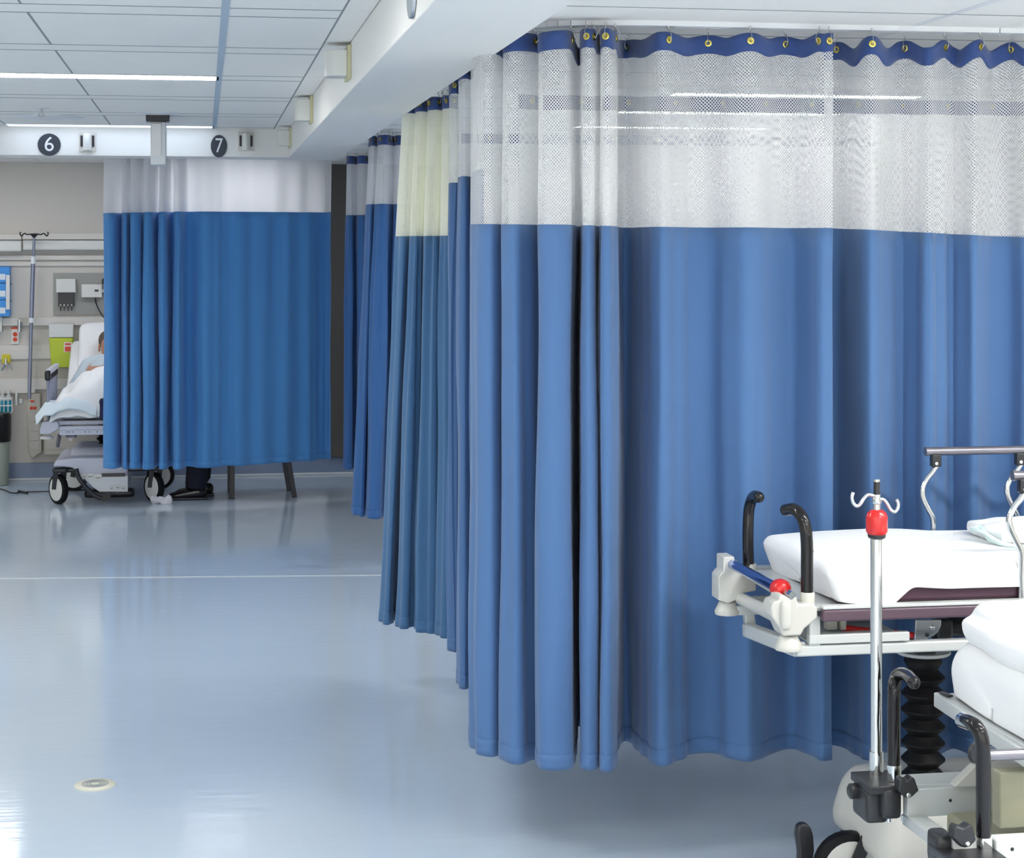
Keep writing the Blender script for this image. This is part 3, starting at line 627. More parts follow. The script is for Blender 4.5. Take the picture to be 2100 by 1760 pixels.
# siderails
def siderail(Y, n_posts, L):
    xl = XR(1900, YK+.02) ; zr = z(1950, 925, YK+.02)
    rt = obj('side_rail', MB().cyl((xl, Y, zr), (xl+L, Y, zr), .0125).lathe((xl,Y,zr), [(.0135,-.004),(.0135,.004)], (1,0,0)), M['rail_grey'], S1)
    sp = XR(2088, YK+.02)-XR(1915, YK+.02)
    for i in range(n_posts):
        dx = XR(1915, YK+.02)-xl+sp*i; X = xl+dx; k_ = 1/ (F/depth(2.1, YK))
        def q(px, py): return (X+(px-1915)*k_*1.0, Y, zr-(py-925)*k_)
        obj('post', MB().tube([q(1921,955), q(1912,968), q(1900,982), q(1891,1000), q(1892,1020), q(1902,1042), q(1913,1064), q(1914,1095), q(1914,1150), q(1914,1250)], .0085, 14), M['chrome'], rt)
        obj('post_bracket', MB().box((X-.013+.004, Y-.012, zr-.045), (X+.016+.004, Y+.012, zr-.008)), M['black'], rt, bevel=.004)
        obj('post_rivet', MB().lathe((X+.003, Y-.012, zr-.035), [(.006,0),(.005,.003),(0,.005)], (0,-1,0), 12), M['chrome'], rt)
siderail(YK+.02, 4, .95); siderail(YF-.02, 4, .95)
# folded pale green gown on the mattress
gp = W(2060, 1110, 4.92)
gb = MB().rbox((gp.x+.14, 4.92, zt_+.024), (.42, .26, .045), .02, 16, amp=.016, sc=14)
gw = tag(obj('folded_gown', gb, M['sheet'], sub=1), 'crumpled pale cloth lying on the raised white-sheeted mattress by the right edge', 'gown')
ORG[gw.name] = Vector(gw.location)
obj('gown_ties', MB().tube([W(1992,1088,4.9), W(2010,1082,4.9), W(2022,1096,4.86), W(2030,1106,4.84), W(2060,1118,4.80), W(2100,1130,4.77), W(2130,1134,4.77)], .007, 8).tube([W(1992,1084,4.9), W(2016,1092,4.85), W(2050,1112,4.8), W(2080,1120,4.78), W(2120,1128,4.76)], .006, 8), M['gown'], gw, label='pale green ties')

# ------------------------------------------------------------------ stretcher two (front, lower, tilted head section)
KB, KF = 4.12, 3.60
S2 = thing('hospital_stretcher', (2.0, 3.86, 0), 'lowered cream stretcher in the bottom right corner with upright chrome pole and black handles', 'stretcher')
# black corner clamps
c1 = obj('corner_clamp', MB().box((XR(1762,KB), KB-.07, z(1800,1612,KB)), (XR(1838,KB), KB+.06, z(1800,1595,KB))).rbox((XR(1784,KB), KB+.0, z(1780,1645,KB)), (.055,.10,.075), .012, 6).rbox((XR(1826,KB-.06), KB-.05, z(1820,1645,KB-.05)), (.048,.05,.07), .012, 6), M['black'], S2, bevel=.006)
obj('knob', pr([(1846,1600),(1850,1596),(1860,1602),(1870,1594),(1876,1597),(1885,1622),(1872,1634),(1866,1638),(1856,1637),(1843,1622)], KB-.10, .03), M['black'], c1, bevel=.004)
obj('knob_bolt', MB().lathe(W(1863,1631,KB-.10), [(.005,-.002),(.0055,.002),(.003,.004)], (0,-1,0), 12), M['chrome'], c1)
obj('clamp_bolts', MB().cyl(W(1822,1672,KB-.03), W(1822,1685,KB-.03), .006).cyl(W(1853,1672,KB-.03), W(1853,1684,KB-.03), .006), M['steel'], c1)
obj('side_knob', MB().lathe(W(1765,1622,KB+.02), [(.012,-.03),(.018,-.026),(.018,0)], (1,0,0), 16), M['black'], c1)
c2 = obj('corner_clamp', MB().box((XR(1922,KF), KF-.07, z(1960,1760,KF)), (XR(2038,KF), KF+.05, z(1960,1742,KF))).rbox((XR(1932,KF+.03), KF+.04, z(1930,1738,KF+.04)), (.040,.06,.07), .012, 6).rbox((XR(1960,KF), KF, z(1960,1790,KF)), (.06,.09,.06), .012, 6), M['black'], S2, bevel=.006)
obj('knob', pr([(1957,1702),(1962,1694),(1976,1700),(1990,1691),(1997,1697),(2003,1724),(1990,1737),(1980,1740),(1970,1737),(1954,1720)], KF-.03, .03), M['black'], c2, bevel=.004)
obj('knob_bolt', MB().lathe(W(1984,1731,KF-.03), [(.005,-.002),(.0055,.002),(.003,.004)], (0,-1,0), 12), M['chrome'], c2)
fr = MB(); XE2 = 3.3
za = z(1900,1612,KB-.05); zb_ = z(1900,1670,KB-.05)
fr.box((XR(1838,KB), KB-.07, zb_), (XE2, KB-.04, za)); fr.box((XR(1838,KB), KB-.04, za-.008), (XE2, KB+.05, za))
obj('side_frame', fr, M['white_metal'], S2, bevel=.003)
fr = MB(); zc_ = z(2060,1716,KF); fr.box((XR(2034,KF), KF-.02, zc_-.065), (XE2, KF+.02, zc_)); fr.box((XR(1956,KF), KF+.0, zc_-.04), (XR(2004,KF), KF+.02, zc_+.005))
obj('side_frame', fr, M['white_metal'], S2, bevel=.003)
for px, py, Y in ((1949, 1642, KB-.07), (2076, 1742, KF-.02)): obj('frame_bolt', MB().lathe(W(px,py,Y), [(.004,0),(.003,.002)], (0,-1,0), 12), M['black'], S2)
obj('end_crossbar', MB().beam(W(1872,1680,KB-.03), W(1965,1748,KF+.04), .05, .025), M['white_metal'], S2, bevel=.003)
h = obj('push_handle', MB().tube(P([(1833,1572),(1833,1520),(1833,1460),(1834,1410),(1838,1390,KB-.01),(1847,1382,KB-.03),(1860,1386,KB-.07),(1874,1400,KB-.13)], KB-.03), .0150, 18, r_end=True), M['gloss_black'], S2)
obj('handle_socket', MB().cyl(W(1833,1568,KB-.03), W(1834,1600,KB-.03), .0165), M['chrome'], h)
h = obj('push_handle', MB().tube(P([(2017,1716),(2017,1660),(2017,1600),(2016,1550),(2013,1515),(2003,1492,KF+.01),(1990,1482,KF+.04),(1975,1478,KF+.08)], KF), .0155, 18), M['gloss_black'], S2)
obj('handle_socket', MB().beam(W(2020,1713,KF), W(2021,1755,KF), .026, .026), M['chrome'], h, bevel=.004)
obj('handle_cap', MB().cyl(W(1993,1484,KF+.035), W(1973,1477,KF+.085), .0162), M['chrome'], h)
# upright IV pole with red collar
Yp = KB+.03
pl = obj('drip_pole', MB().cyl(W(1797,1560,Yp), W(1797,1100,Yp), .0138).cyl(W(1798,1103,Yp), W(1798,1090,Yp), .016), M['chrome'], S2)
sc_ = depth(XR(1797,Yp),Yp)/F
obj('pole_socket', MB().cyl(W(1797,1606,Yp), W(1797,1568,Yp), .0165), M['cream'], pl)
obj('pole_ferrule', MB().cyl(W(1797,1590,Yp), W(1797,1541,Yp), .0168), M['chrome'], pl)
obj('pole_collar', MB().lathe(W(1798,1101,Yp), [(.016,0),(.0235,.010),(.0255,.014),(.0255,.046),(.0225,.056),(.013,.064),(0,.064)]), M['red'], pl, label='glossy red collar')
obj('collar_base', MB().lathe(W(1798,1106,Yp), [(.013,0),(.02,.004),(.0215,.010),(.02,.014)]), M['black'], pl)
obj('pole_tip', MB().cyl(W(1798,1048,Yp), W(1798,1014,Yp), .0085).cyl(W(1798,988,Yp), W(1798,983,Yp), .008).lathe(W(1798,1034,Yp), [(.009,0),(.0105,.002),(.0105,.014),(.009,.016)]), M['chrome'], pl)
obj('tip_grip', MB().cyl(W(1798,1015,Yp), W(1798,987,Yp), .0076), M['black'], pl)
for pts in ([(1792,1017),(1780,1015),(1772,1022),(1764,1034),(1757,1038),(1750,1032),(1747,1020),(1750,1010)], [(1804,1024),(1812,1025),(1820,1034),(1827,1046),(1835,1050),(1841,1042),(1842,1032),(1838,1024)]):
    obj('bag_hook', MB().tube([W(x, y, Yp-.01) for x, y in pts], .0042, 10), M['steel'], pl)
# raised head section, mattress and sheet
zh = z(1925, 1432, KB)
obj('head_panel', MB().beam(W(1927,1434,KB+.02), W(2135,1572,KF+.0), .03, .034).box((XR(1930,KB), KF+.0, zh-.004), (XR(1930,KB)+.9, KB+.02, zh+.006)), M['white_metal'], S2, bevel=.003)
obj('panel_slot', MB().beam(W(1930,1420,KB), W(1950,1428,KB-.04), .012, .004), M['black'], S2)
obj('support_strut', MB().beam((1.98, 4.0, .72), (2.35, 4.0, .52), .03, .03).beam((1.98, 3.7, .72), (2.35, 3.7, .52), .03, .03), M['steel'], S2)
xl = XR(1940, KB)
def m2(v, ci=0):
    v.z -= max(0, v.x-2.1)*.18
    v.z += .010*noise.noise(v*5); v.x += .012*noise.noise(Vector((v.y*7, v.z*12, 3)))
    return v
obj('mattress', MB().rbox((xl+.05+.7, (KB+KF)/2, .80), (1.34, KB-KF-.10, .07), .03, 16, fn=m2), M['sheet'], S2)
tag(obj('bed_sheet', sheet(xl, xl+1.42, KF+.015, KB-.005, zh+.008, .868, .055, 30, m2), M['sheet'], solid=.003, sub=1), 'white sheet wrapped round the mattress of the lowered stretcher in the corner', 'sheet')
tag(obj('pillow', MB().rbox((XR(1982,4.02)+.29, 3.87, .915), (.58, .42, .115), .055, 16, amp=.018, sc=6, fn=lambda v: Vector((v.x+(.02 if v.z > .93 else 0), v.y, v.z))), M['sheet'], sub=1), 'plump white pillow on the lowered stretcher in the bottom right corner', 'pillow')
# beige body under the deck, its shade put into the darker panel colour
obj('side_panel', pr([(1957,1614),(2000,1572),(2036,1568),(2160,1562),(2160,1612)], KB-.10, .03), M['cream'], S2, bevel=.002)
obj('body_panel', MB().box((XR(1943,KB-.15), 3.72, .20), (XE2-.1, 3.98, z(2000,1662,KB-.14))), M['beige_shade'], S2, bevel=.01)
obj('body_panel', MB().box((XR(2030,3.75), 3.70, z(2060,1700,3.7)), (XE2-.1, 3.74, z(2060,1585,3.7))), M['beige_shade'], S2, bevel=.004)
rl = obj('side_rail', MB().cyl(W(2022,1550,KF+.02), (XE2-.3, KF+.02, z(2060,1556,KF+.02)), .0115), M['rail_grey'], S2)
obj('rail_end', MB().lathe(W(2003,1543,KF+.10), [(.02,-.006),(.024,0),(.02,.006)], (.3,-1,0), 20), M['black'], rl)
for x in (2.05, 2.6, 3.1): obj('post', MB().cyl((x, KF+.02, z(2060,1556,KF+.02)), (x, KF+.02, zc_-.02), .008), M['chrome'], rl)
obj('base_hood', MB().rbox((2.62, 3.86, .19), (1.1, .40, .14), .05, 10), M['cream'], S2)
for x, y in ((2.13, 3.70), (2.13, 4.02), (3.1, 3.70), (3.1, 4.02)): caster(S2, x, y, .085)
obj('column', MB().cyl((2.35,3.86,.24), (2.35,3.86,.50), .05).cyl((2.95,3.86,.24), (2.95,3.86,.50), .05), M['rubber'], S2)

# ------------------------------------------------------------------ far bay: wall services (on plane YW)
def wb(px0, py0, px1, py1, o0, o1, mb=None):
    mb = mb or MB(); Y = YW-o1; a_ = W(px0, py0, Y); b_ = W(px1, py1, Y)
    return mb.box((a_.x, YW-o0, b_.z), (b_.x, YW-o1, a_.z))
XW0, XW1 = -420, 660
t = thing('over_bed_light', W(100, 516, YW-.08), 'long cream light fitting on the wall above the bed', 'light')
obj('upper_casing', wb(46, 478, 640, 492, .001, .07), M['rail_pale'], t, bevel=.004)
obj('lower_casing', wb(46, 493, 640, 513, .001, .10), M['device'], t, bevel=.012)
t2 = thing('over_bed_light', W(0, 516, YW-.08), 'cream wall light fitting running off the left edge of the frame', 'light')
obj('upper_casing', wb(-500, 480, 44, 492, .001, .07), M['rail_pale'], t2, bevel=.004); obj('lower_casing', wb(-500, 493, 44, 516, .001, .11), M['device'], t2, bevel=.012)
t = thing('service_rail', W(100, 800, YW), 'long beige horizontal service rails on the wall behind the bed', 'wall rail')
obj('upper_channel', wb(-500, 524, 660, 533, .001, .02, wb(-500, 538, 660, 545, .001, .02)), M['rail_pale'], t, bevel=.003)
obj('shelf_rail', wb(-500, 655, 660, 664, .001, .04), M['rail_pale'], t, bevel=.003)
obj('middle_channel', wb(-500, 712, 660, 716, .001, .02, wb(-500, 722, 660, 731, .001, .03)), M['rail_pale'], t, bevel=.003)
obj('lower_panel', wb(-500, 735, 660, 783, .001, .012), M['wallpanel'], t)
obj('lower_rail', wb(-500, 783, 660, 792, .001, .04), M['rail_pale'], t, bevel=.003)
obj('accessory_bar', wb(-500, 803, 72, 806, .03, .045), M['rail_pale'], t)
# grey board and the two white devices
t = thing('instrument_board', W(160, 648, YW), 'grey board on the wall carrying two white diagnostic units', 'board')
obj('panel', wb(109, 560, 330, 645, .001, .015), M['grey_board'], t, bevel=.002)
d1 = thing('specula_dispenser', W(135, 640, YW-.03), 'white wall unit with black dispenser tubes below it', 'dispenser')
obj('casing', wb(115, 572, 155, 600, .016, .07), M['device'], d1, bevel=.004)
obj('tube_block', wb(119, 600, 152, 628, .016, .05), M['black'], d1, bevel=.003)
for i in range(4):
    x = 124+i*7.7; p = W(x, 626, YW-.052); obj('tube_tip', MB().lathe(p, [(.007,0),(.005,.006),(0,.007)], (0,-1,0), 10), M['device'], d1)
    obj('pin', MB().cyl(W(x, 629, YW-.04), W(x, 638, YW-.04), .003), M['black'], d1)
d2 = thing('wall_transformer', W(190, 612, YW-.03), 'white wall unit with a small dark display and a hanging black cable', 'medical device')
obj('casing', wb(167, 583, 209, 610, .016, .07, wb(205, 593, 240, 600, .016, .05)), M['device'], d2, bevel=.004)
obj('display', wb(194, 594, 202, 598, .07, .073), M['black'], d2)
obj('cable', MB().tube([W(195,611,YW-.05), W(197,622,YW-.04), W(204,638,YW-.035), W(214,652,YW-.04), W(232,668,YW-.04)], .005, 8), M['black'], d2)
obj('handset', MB().rbox(W(214,577,YW-.09), (.04,.05,.05), .018, 6), M['black'], d2)
# wall IV pole
Yq = YW-.22
t = thing('wall_drip_pole', W(60, 818, Yq), 'slanted grey drip pole with hooked top clamped to the wall beside the bed', 'drip pole')
def WL(px, py): return W(px, py, Yq)
obj('lower_tube', MB().cyl(WL(60,818), WL(64,660), .014).cyl(WL(64,660), WL(68,538), .017), M['blue_steel'], t)
obj('upper_tube', MB().cyl(WL(68,545), WL(70,488), .011), M['blue_steel'], t)
obj('collar', MB().cyl(WL(68,541), WL(68.5,526), .019).cyl(WL(64,662), WL(64.5,652), .021), M['frame'], t)
obj('hook_hub', MB().lathe(WL(70,488), [(.006,0),(.034,.028),(.034,.032),(.01,.036)]), M['black'], t)
for sx in (-1, 1):
    obj('hook', MB().tube([WL(70+sx*6,480), WL(70+sx*14,481), WL(70+sx*20,479), WL(70+sx*26,484), WL(70+sx*29,479), WL(70+sx*27,476)], .0055, 8), M['black'], t)
obj('clamp_arm', MB().beam(WL(62,657), W(42,656,YW-.05), .03, .03), M['beige'], t)
obj('clamp_body', MB().cyl(W(40,680,YW-.06), W(40,655,YW-.06), .016), M['steel'], t)
# outlets, glove box, sharps bin, regulator, basket, bin
def outlet(px0, py0, px1, py1, label, vertical=True):
    t = thing('red_outlet', W((px0+px1)/2, py1, YW-.02), label, 'outlet'); obj('plate', wb(px0, py0, px1, py1, .001, .018), M['device'], t, bevel=.003)
    for k in (0, 1):
        c = W((px0+px1)/2, py0+(py1-py0)*(.42+.3*k), YW-.02) if vertical else W(px0+(px1-px0)*(.3+.4*k), (py0+py1)/2, YW-.02)
        obj('socket', MB().lathe(c, [(.017,-.002),(.017,.003),(.014,.004)], (0,-1,0), 16), M['label_red'], t)
    return t
t = outlet(23, 671, 39, 706, 'white outlet plate with two red sockets below the pole clamp'); obj('top_tab', wb(23, 671, 39, 675, .018, .02), M['label_red'], t)
t = thing('glove_box_holder', W(8, 650, YW-.05), 'blue and white glove boxes stacked in a wall holder at the left edge', 'glove boxes')
for k in range(3):
    bx = obj('glove_box', wb(-40, 547+k*34.5, 20, 580+k*34.5, .001, .10), M['sky'], t, bevel=.003)
    obj('printed_band', wb(-40, 562+k*34.5, 11, 574+k*34.5, .1005, .102), M['pale'], bx)
obj('holder_clip', wb(12, 564, 20, 635, .10, .12), M['device'], t, bevel=.003)
for py in (582, 617): obj('screw', MB().lathe(W(22,py,YW-.1), [(.008,0),(.006,.006)], (1,0,0), 10), M['black'], t)
tag(obj('wall_box', wb(-30, 650, 4, 682, .001, .06), M['device'], bevel=.004), 'small white box on the wall below the glove boxes', 'box')
t = thing('sharps_container', W(125, 752, YW-.1), 'lime green sharps container with frosted lid and red label', 'sharps container')
Y = YW-.06; P4 = [W(103,692,Y), W(152,692,Y), W(148,752,Y), W(108,752,Y)]
obj('bin', MB().prism(P4, (0,-.12,0)), M['lime'], t, bevel=.006)
obj('lid', MB().prism([W(102,663,Y), W(153,663,Y), W(152,691,Y), W(103,691,Y)], (0,-.12,0)), M['clear'], t, bevel=.006)
Y2 = Y-.121; obj('warning_label', MB().box(W(131,702,Y2), W(147,722,Y2-.002)), M['device'], t); obj('warning_print', MB().box(W(133,704,Y2-.002), W(145,708,Y2-.003)).box(W(133,711,Y2-.002), W(145,721,Y2-.003)), M['label_red'], t)
obj('wall_bracket', MB().box(W(112,700,YW-.061), W(145,740,YW-.005)), M['grey_board'], t)
t = thing('gas_outlet_splitter', W(12, 760, YW-.05), 'yellow wall gas outlet with a forked chrome fitting', 'gas outlet')
obj('body', wb(4, 727, 21, 745, .001, .05), M['yellow'], t, bevel=.006)
obj('fitting', MB().cyl(W(12,735,YW-.07), W(12,748,YW-.07), .01).tube([W(12,745,YW-.07), W(8,752,YW-.08), W(3,760,YW-.09)], .007, 8).tube([W(12,745,YW-.07), W(18,750,YW-.08), W(26,759,YW-.09)], .007, 8), M['chrome'], t)
t = thing('wire_basket', W(8, 850, YW-.1), 'white wire basket of bottles hung above the bin at the left edge', 'basket')
bk = MB(); za_, zb2 = W(0,818,YW-.14).z, W(0,846,YW-.14).z; xa_, xb_ = XR(-40,YW-.14), XR(25,YW-.14)
for zz in (za_, (za_+zb2)/2, zb2): bk.tube([(xa_,YW-.16,zz),(xb_,YW-.16,zz),(xb_,YW-.03,zz),(xa_,YW-.03,zz)], .004, 6, False)
for q in range(9): x = xa_+(xb_-xa_)*q/8; bk.cyl((x,YW-.16,za_), (x,YW-.16,zb2), .003, n=6)
bk.box((xa_,YW-.16,zb2-.004),(xb_,YW-.03,zb2)); bk.box((xa_,YW-.04,zb2),(xb_,YW-.001,zb2+.02)); obj('cage', bk, M['paint'], t)
for k, (px, s_, l_) in enumerate(((5, 'pump bottle of blue liquid standing leftmost in the wire basket', 802), (18, 'squat capped bottle of blue liquid beside the pump bottle in the basket', 806))):
    c = Vector((XR(px,YW-.09), YW-.09, zb2+.001)); bt = thing('bottle', c, s_, 'bottle')
    obj('liquid', MB().lathe(c, [(.0,0),(.024,.001),(.026,.005),(.026,.08),(.024,.085),(0,.086)]), M['cyan'], bt)
    obj('neck', MB().lathe(c+Vector((0,0,.087)), [(.026,0),(.026,.02),(.012,.04),(.012,.055),(0,.056)]), M['clear'], bt)
    obj('cap', MB().lathe(c+Vector((0,0,.14)), [(.014,0),(.014,.02),(.004,.022),(.004,.04),(0,.041)] if k == 0 else [(.017,0),(.017,.025),(0,.026)]), M['device'], bt)
tag(obj('wall_gauge', wb(31, 806, 36, 832, .03, .06, wb(39, 818, 46, 828, .001, .05)), M['clear'], bevel=.002), 'small clear gauge hanging from the accessory bar', 'gauge')
t = thing('waste_bin', (XR(-2,14.5), 14.5, 0), 'tall pale green bin with a black liner at the left edge', 'bin')
c = Vector((XR(-12,14.5), 14.5, 0))
obj('bin_body', MB().lathe(c, [(.0,.0),(.10,.002),(.105,.01),(.118,.40),(0,.401)], n=32), M['bin'], t)
obj('bin_liner', MB().lathe(c, [(.122,.33),(.126,.38),(.128,.52),(.118,.545),(.0,.546)], n=32), M['bag'], t)
# beige lower consoles behind the bed
t = thing('wall_console', W(78, 940, YW), 'beige wall console with outlet panels left of the bed', 'console')
obj('casing', MB().prism([W(x, y, YW-.001) for x, y in ((57,830),(68,806),(84,806),(88,925),(68,938),(60,925))], (0,-.09,0)), M['beige'], t, bevel=.008)
for k in range(4): obj('blank_plate', wb(61, 848+k*19, 80, 865+k*19, .091, .096), M['wallpanel'], t, bevel=.002)
for px in (64.5, 71.5): obj('socket', MB().lathe(W(px,837,YW-.092), [(.013,-.002),(.013,.003),(.011,.004)], (0,-1,0), 16), M['label_red'], t)
obj('red_tag', wb(62, 821, 70, 825, .091, .094), M['label_red'], t)
t = thing('storage_console', W(130, 940, YW), 'wide beige console low on the wall behind the bed', 'console')
obj('casing', wb(89, 845, 330, 930, .001, .07), M['beige'], t, bevel=.01); obj('front_panel', wb(96, 852, 322, 918, .07, .075), M['wallpanel'], t, bevel=.004)

# ------------------------------------------------------------------ far bed
YB_ = 13.33
bx0 = XR(92, 13.25); bx1 = bx0+.82; bxc = (bx0+bx1)/2
S3 = thing('hospital_bed', (bxc, 13.9, 0), 'occupied pale hospital bed partly hidden by the far blue curtain', 'hospital bed')
zz = lambda py: z(150, py, 13.2)
obj('bed_frame', MB().box((bx0+.10, 13.2, zz(893)), (bx1, 13.24, zz(880))).box((bx0+.10, 13.19, zz(882)), (bx1, 13.25, zz(874))).box((bx0+.1, 13.24, zz(893)), (bx0+.14, 14.6, zz(876))).box((bx1-.04, 13.24, zz(893)), (bx1, 14.6, zz(876))), M['lilac'], S3, bevel=.006)
obj('deck', MB().box((bx0+.06, 13.22, zz(872)), (bx1, 14.6, zz(864))), M['lilac'], S3, bevel=.004)
for sg, xx in ((1, bx0), (-1, bx1)):
    cb_ = obj('corner_bumper', MB().prism([(xx+sg*(x-bx0), 13.17, zq) for x, zq in [(W(px, 0, 13.2).x, zz(py)) for px, py in ((86,864),(118,863),(122,872),(120,880),(104,888),(84,890),(82,884))]], (0,.10,0)), M['lilac'], S3, bevel=.008)
    obj('bumper_wheel', MB().lathe((xx+sg*.015, 13.22, zz(901)), [(.0,0),(.045,.004),(.045,.016),(.03,.026)]), M['device'], cb_)
for q in range(6):
    obj('frame_hole', MB().lathe(W((137,142,149,175,183,199)[q], 886, 13.199), [(.004,0),(.003,.002)], (0,-1,0), 8), M['black'], S3)
# side rail at the left, running to the wall
zr0, zr1 = z(92, 764, 13.25), z(124, 752, 14.0)
for xx in (bx0+.02, bx1+.02):
    rl = obj('side_rail', MB().beam((xx, 13.24, zr0), (xx, 14.05, zr0+.0), .035, .035), M['lilac'], S3, bevel=.008)
    obj('rail_cap', MB().rbox((xx, 13.24, zr0-.02), (.04,.05,.07), .012, 6), M['black'], rl)
    for i in range(6):
        y = 13.27+i*.14; obj('post', MB().cyl((xx, y, zr0-.01), (xx, y, zz(868)), .010, n=12), M['blue_steel'], rl)
        obj('post_top', MB().cyl((xx, y, zr0-.02), (xx, y, zr0-.06), .014, n=12), M['black'], rl)
zmt = zz(862)
def bedz(y): return 0 if y < 13.95 else (y-13.95)*.62
obj('mattress', MB().rbox((bxc+.03, 13.91, zmt+.06), (.70, 1.32, .12), .04, 18, fn=lambda v: Vector((v.x, v.y, v.z+bedz(v.y)))), M['sheet'], S3)
obj('column', MB().lathe((XR(222,13.75), 13.75, 0), [(.06,.27)]+[(.062 if i % 2 else .085, .28+.022*i) for i in range(13)], n=24), M['rubber'], S3)
obj('under_mechanism', MB().beam(W(122,893,13.3), W(118,915,13.35), .02, .03).tube([W(135,895,13.3), W(150,893,13.3), W(157,896,13.3)], .012, 8).lathe(W(145,901,13.3), [(.012,-.006),(.012,.006)], (0,-1,0), 12), M['rail_grey'], S3)
# base
def bh(px, py): return W(px, py, 13.28)
obj('base_hood', MB().prism([bh(x, y) for x, y in ((109,958),(112,948),(120,944),(150,940),(262,938),(262,972),(262,1008),(205,1008),(178,990),(160,968),(148,960),(130,958))], (0, .75, 0)), M['lilac'], S3, bevel=.012)
obj('base_shell', MB().rbox((XR(170,13.6)+.12, 13.7, .33), (.40,.5,.10), .05, 10), M['lilac'], S3)
ft = obj('foot_panel', MB().prism([bh(x, y)-Vector((0,.012,0)) for x, y in ((170,976),(262,976),(262,1008),(204,1008),(190,998))], (0,.014,0)), M['frame'], S3)
obj('dark_stripe', MB().box(bh(207,971)-Vector((0,.014,0)), bh(257,977)), M['black'], ft)
for px0, px1, py0, py1 in ((169,178,972,981),(179,193,971,982),(194,209,972,986),(225,233,996,1005),(236,246,994,1003),(248,258,996,1005)):
    pd = obj('pedal_label', MB().box(bh(px0,py0)-Vector((0,.018,0)), bh(px1,py1)-Vector((0,.012,0))), M['device'], ft, bevel=.002)
    obj('print_line', MB().box(bh(px0+2,(py0+py1)/2)-Vector((0,.0195,0)), bh(px1-2,(py0+py1)/2+1)-Vector((0,.018,0))), M['sign'], pd)
obj('foot_pedal', MB().tube([bh(157,960)-Vector((0,.05,0)), bh(163,978)-Vector((0,.06,0)), bh(178,998)-Vector((0,.06,0)), bh(195,1014)-Vector((0,.06,0)), bh(210,1020)-Vector((0,.06,0))], .016, 10), M['black'], S3)
obj('fifth_wheel', MB().rbox((XR(225,13.5), 13.5, .05), (.35,.12,.06), .02, 6).cyl((XR(215,13.4), 13.42, .04), (XR(215,13.4), 13.46, .04), .04), M['black'], S3)
for px, a_ in ((120, .95), (316, .95)):
    x = XR(px, 13.33); wh = caster(S3, x, 13.33, .105, 'device', a_)
for x in (XR(120,13.33)+.06, XR(316,13.33)+.03): caster(S3, x, 14.05, .105, 'device', 0.3)
obj('base_beam', MB().box((XR(120,13.33), 13.36, .215), (XR(316,13.33), 13.44, .25)).box((XR(200,13.4),13.4,.22), (XR(240,13.4),14.1,.26)).box((XR(120,13.33), 14.0, .215), (XR(316,13.33), 14.1, .25)), M['black'], S3, bevel=.01)
# pillow
tag(obj('pillow', MB().rbox((bxc+.02, 14.36, 0), (.56, .14, .42), .065, 14, amp=.02, sc=5, seed=3, fn=lambda v: Vector((v.x, v.y+v.z*.55, v.z*.9+zmt+.44))), M['sheet'], sub=1), 'large white pillow propped behind the patient in the far bed', 'pillow')

# people ------------------------------------------------------------
def skin_body(name, verts, edges, m, parent, sub=2, root=0):
    import bmesh
    org = ORG[parent.name] if parent else Vector((0,0,0))
    me = bpy.data.meshes.new(name); b_ = bmesh.new(); L = b_.verts.layers.skin.verify()
    vs_ = [b_.verts.new(Vector(v[:3])-org) for v in verts]
    for a_, c_ in edges: b_.edges.new((vs_[a_], vs_[c_]))
    for i, v in enumerate(vs_):
        r = verts[i][3]; v[L].radius = (r, verts[i][4] if len(verts[i]) > 4 else r); v[L].use_root = (i == root)
    b_.to_mesh(me); b_.free(); me.materials.append(m)
    o = bpy.data.objects.new(name, me); C.objects.link(o)
    if parent: o.parent = parent
    sk = o.modifiers.new('skin', 'SKIN'); sk.use_smooth_shade = True
    sb = o.modifiers.new('sub', 'SUBSURF'); sb.levels = sub; sb.render_levels = sub
    ORG[o.name] = org; return o
def hand(V, E, wrist, d, side, up, s=1.0, curl=.5):
    """palm and five fingers appended to skeleton lists, from vertex index wrist"""
    w0 = Vector(V[wrist][:3]); d = Vector(d).normalized(); side = Vector(side).normalized(); up = Vector(up).normalized()
    pm = len(V); V.append((*(w0+d*.045*s), .020*s, .014*s)); E.append((wrist, pm))
    for i, (o_, l_) in enumerate(((-.027, .062), (-.009, .075), (.009, .070), (.026, .055))):
        b0 = w0+d*.085*s+side*o_*s; i0 = len(V); V.append((*b0, .0095*s)); E.append((pm, i0))
        b1 = b0+(d*(1-curl*.4)-up*curl*.5)*l_*.55*s; V.append((*b1, .0085*s)); E.append((i0, i0+1))
        b2 = b1+(d*(1-curl)-up*curl)*l_*.45*s; V.append((*b2, .007*s)); E.append((i0+1, i0+2))
    i0 = len(V); t0 = w0+d*.03*s-side*.03*s; V.append((*t0, .011*s)); E.append((pm, i0))
    V.append((*(t0+(d*.6-side*.6)*.035*s), .010*s)); E.append((i0, i0+1)); V.append((*(t0+(d*.8-side*.45-up*.2)*.065*s), .008*s)); E.append((i0+1, i0+2))
hx = XR(226, 14.2)
PT_ = thing('person', (hx, 13.95, zmt+.1), 'person lying propped up in the far bed in a grey gown under white covers', 'person')
zh_ = z(215, 716, 14.2)
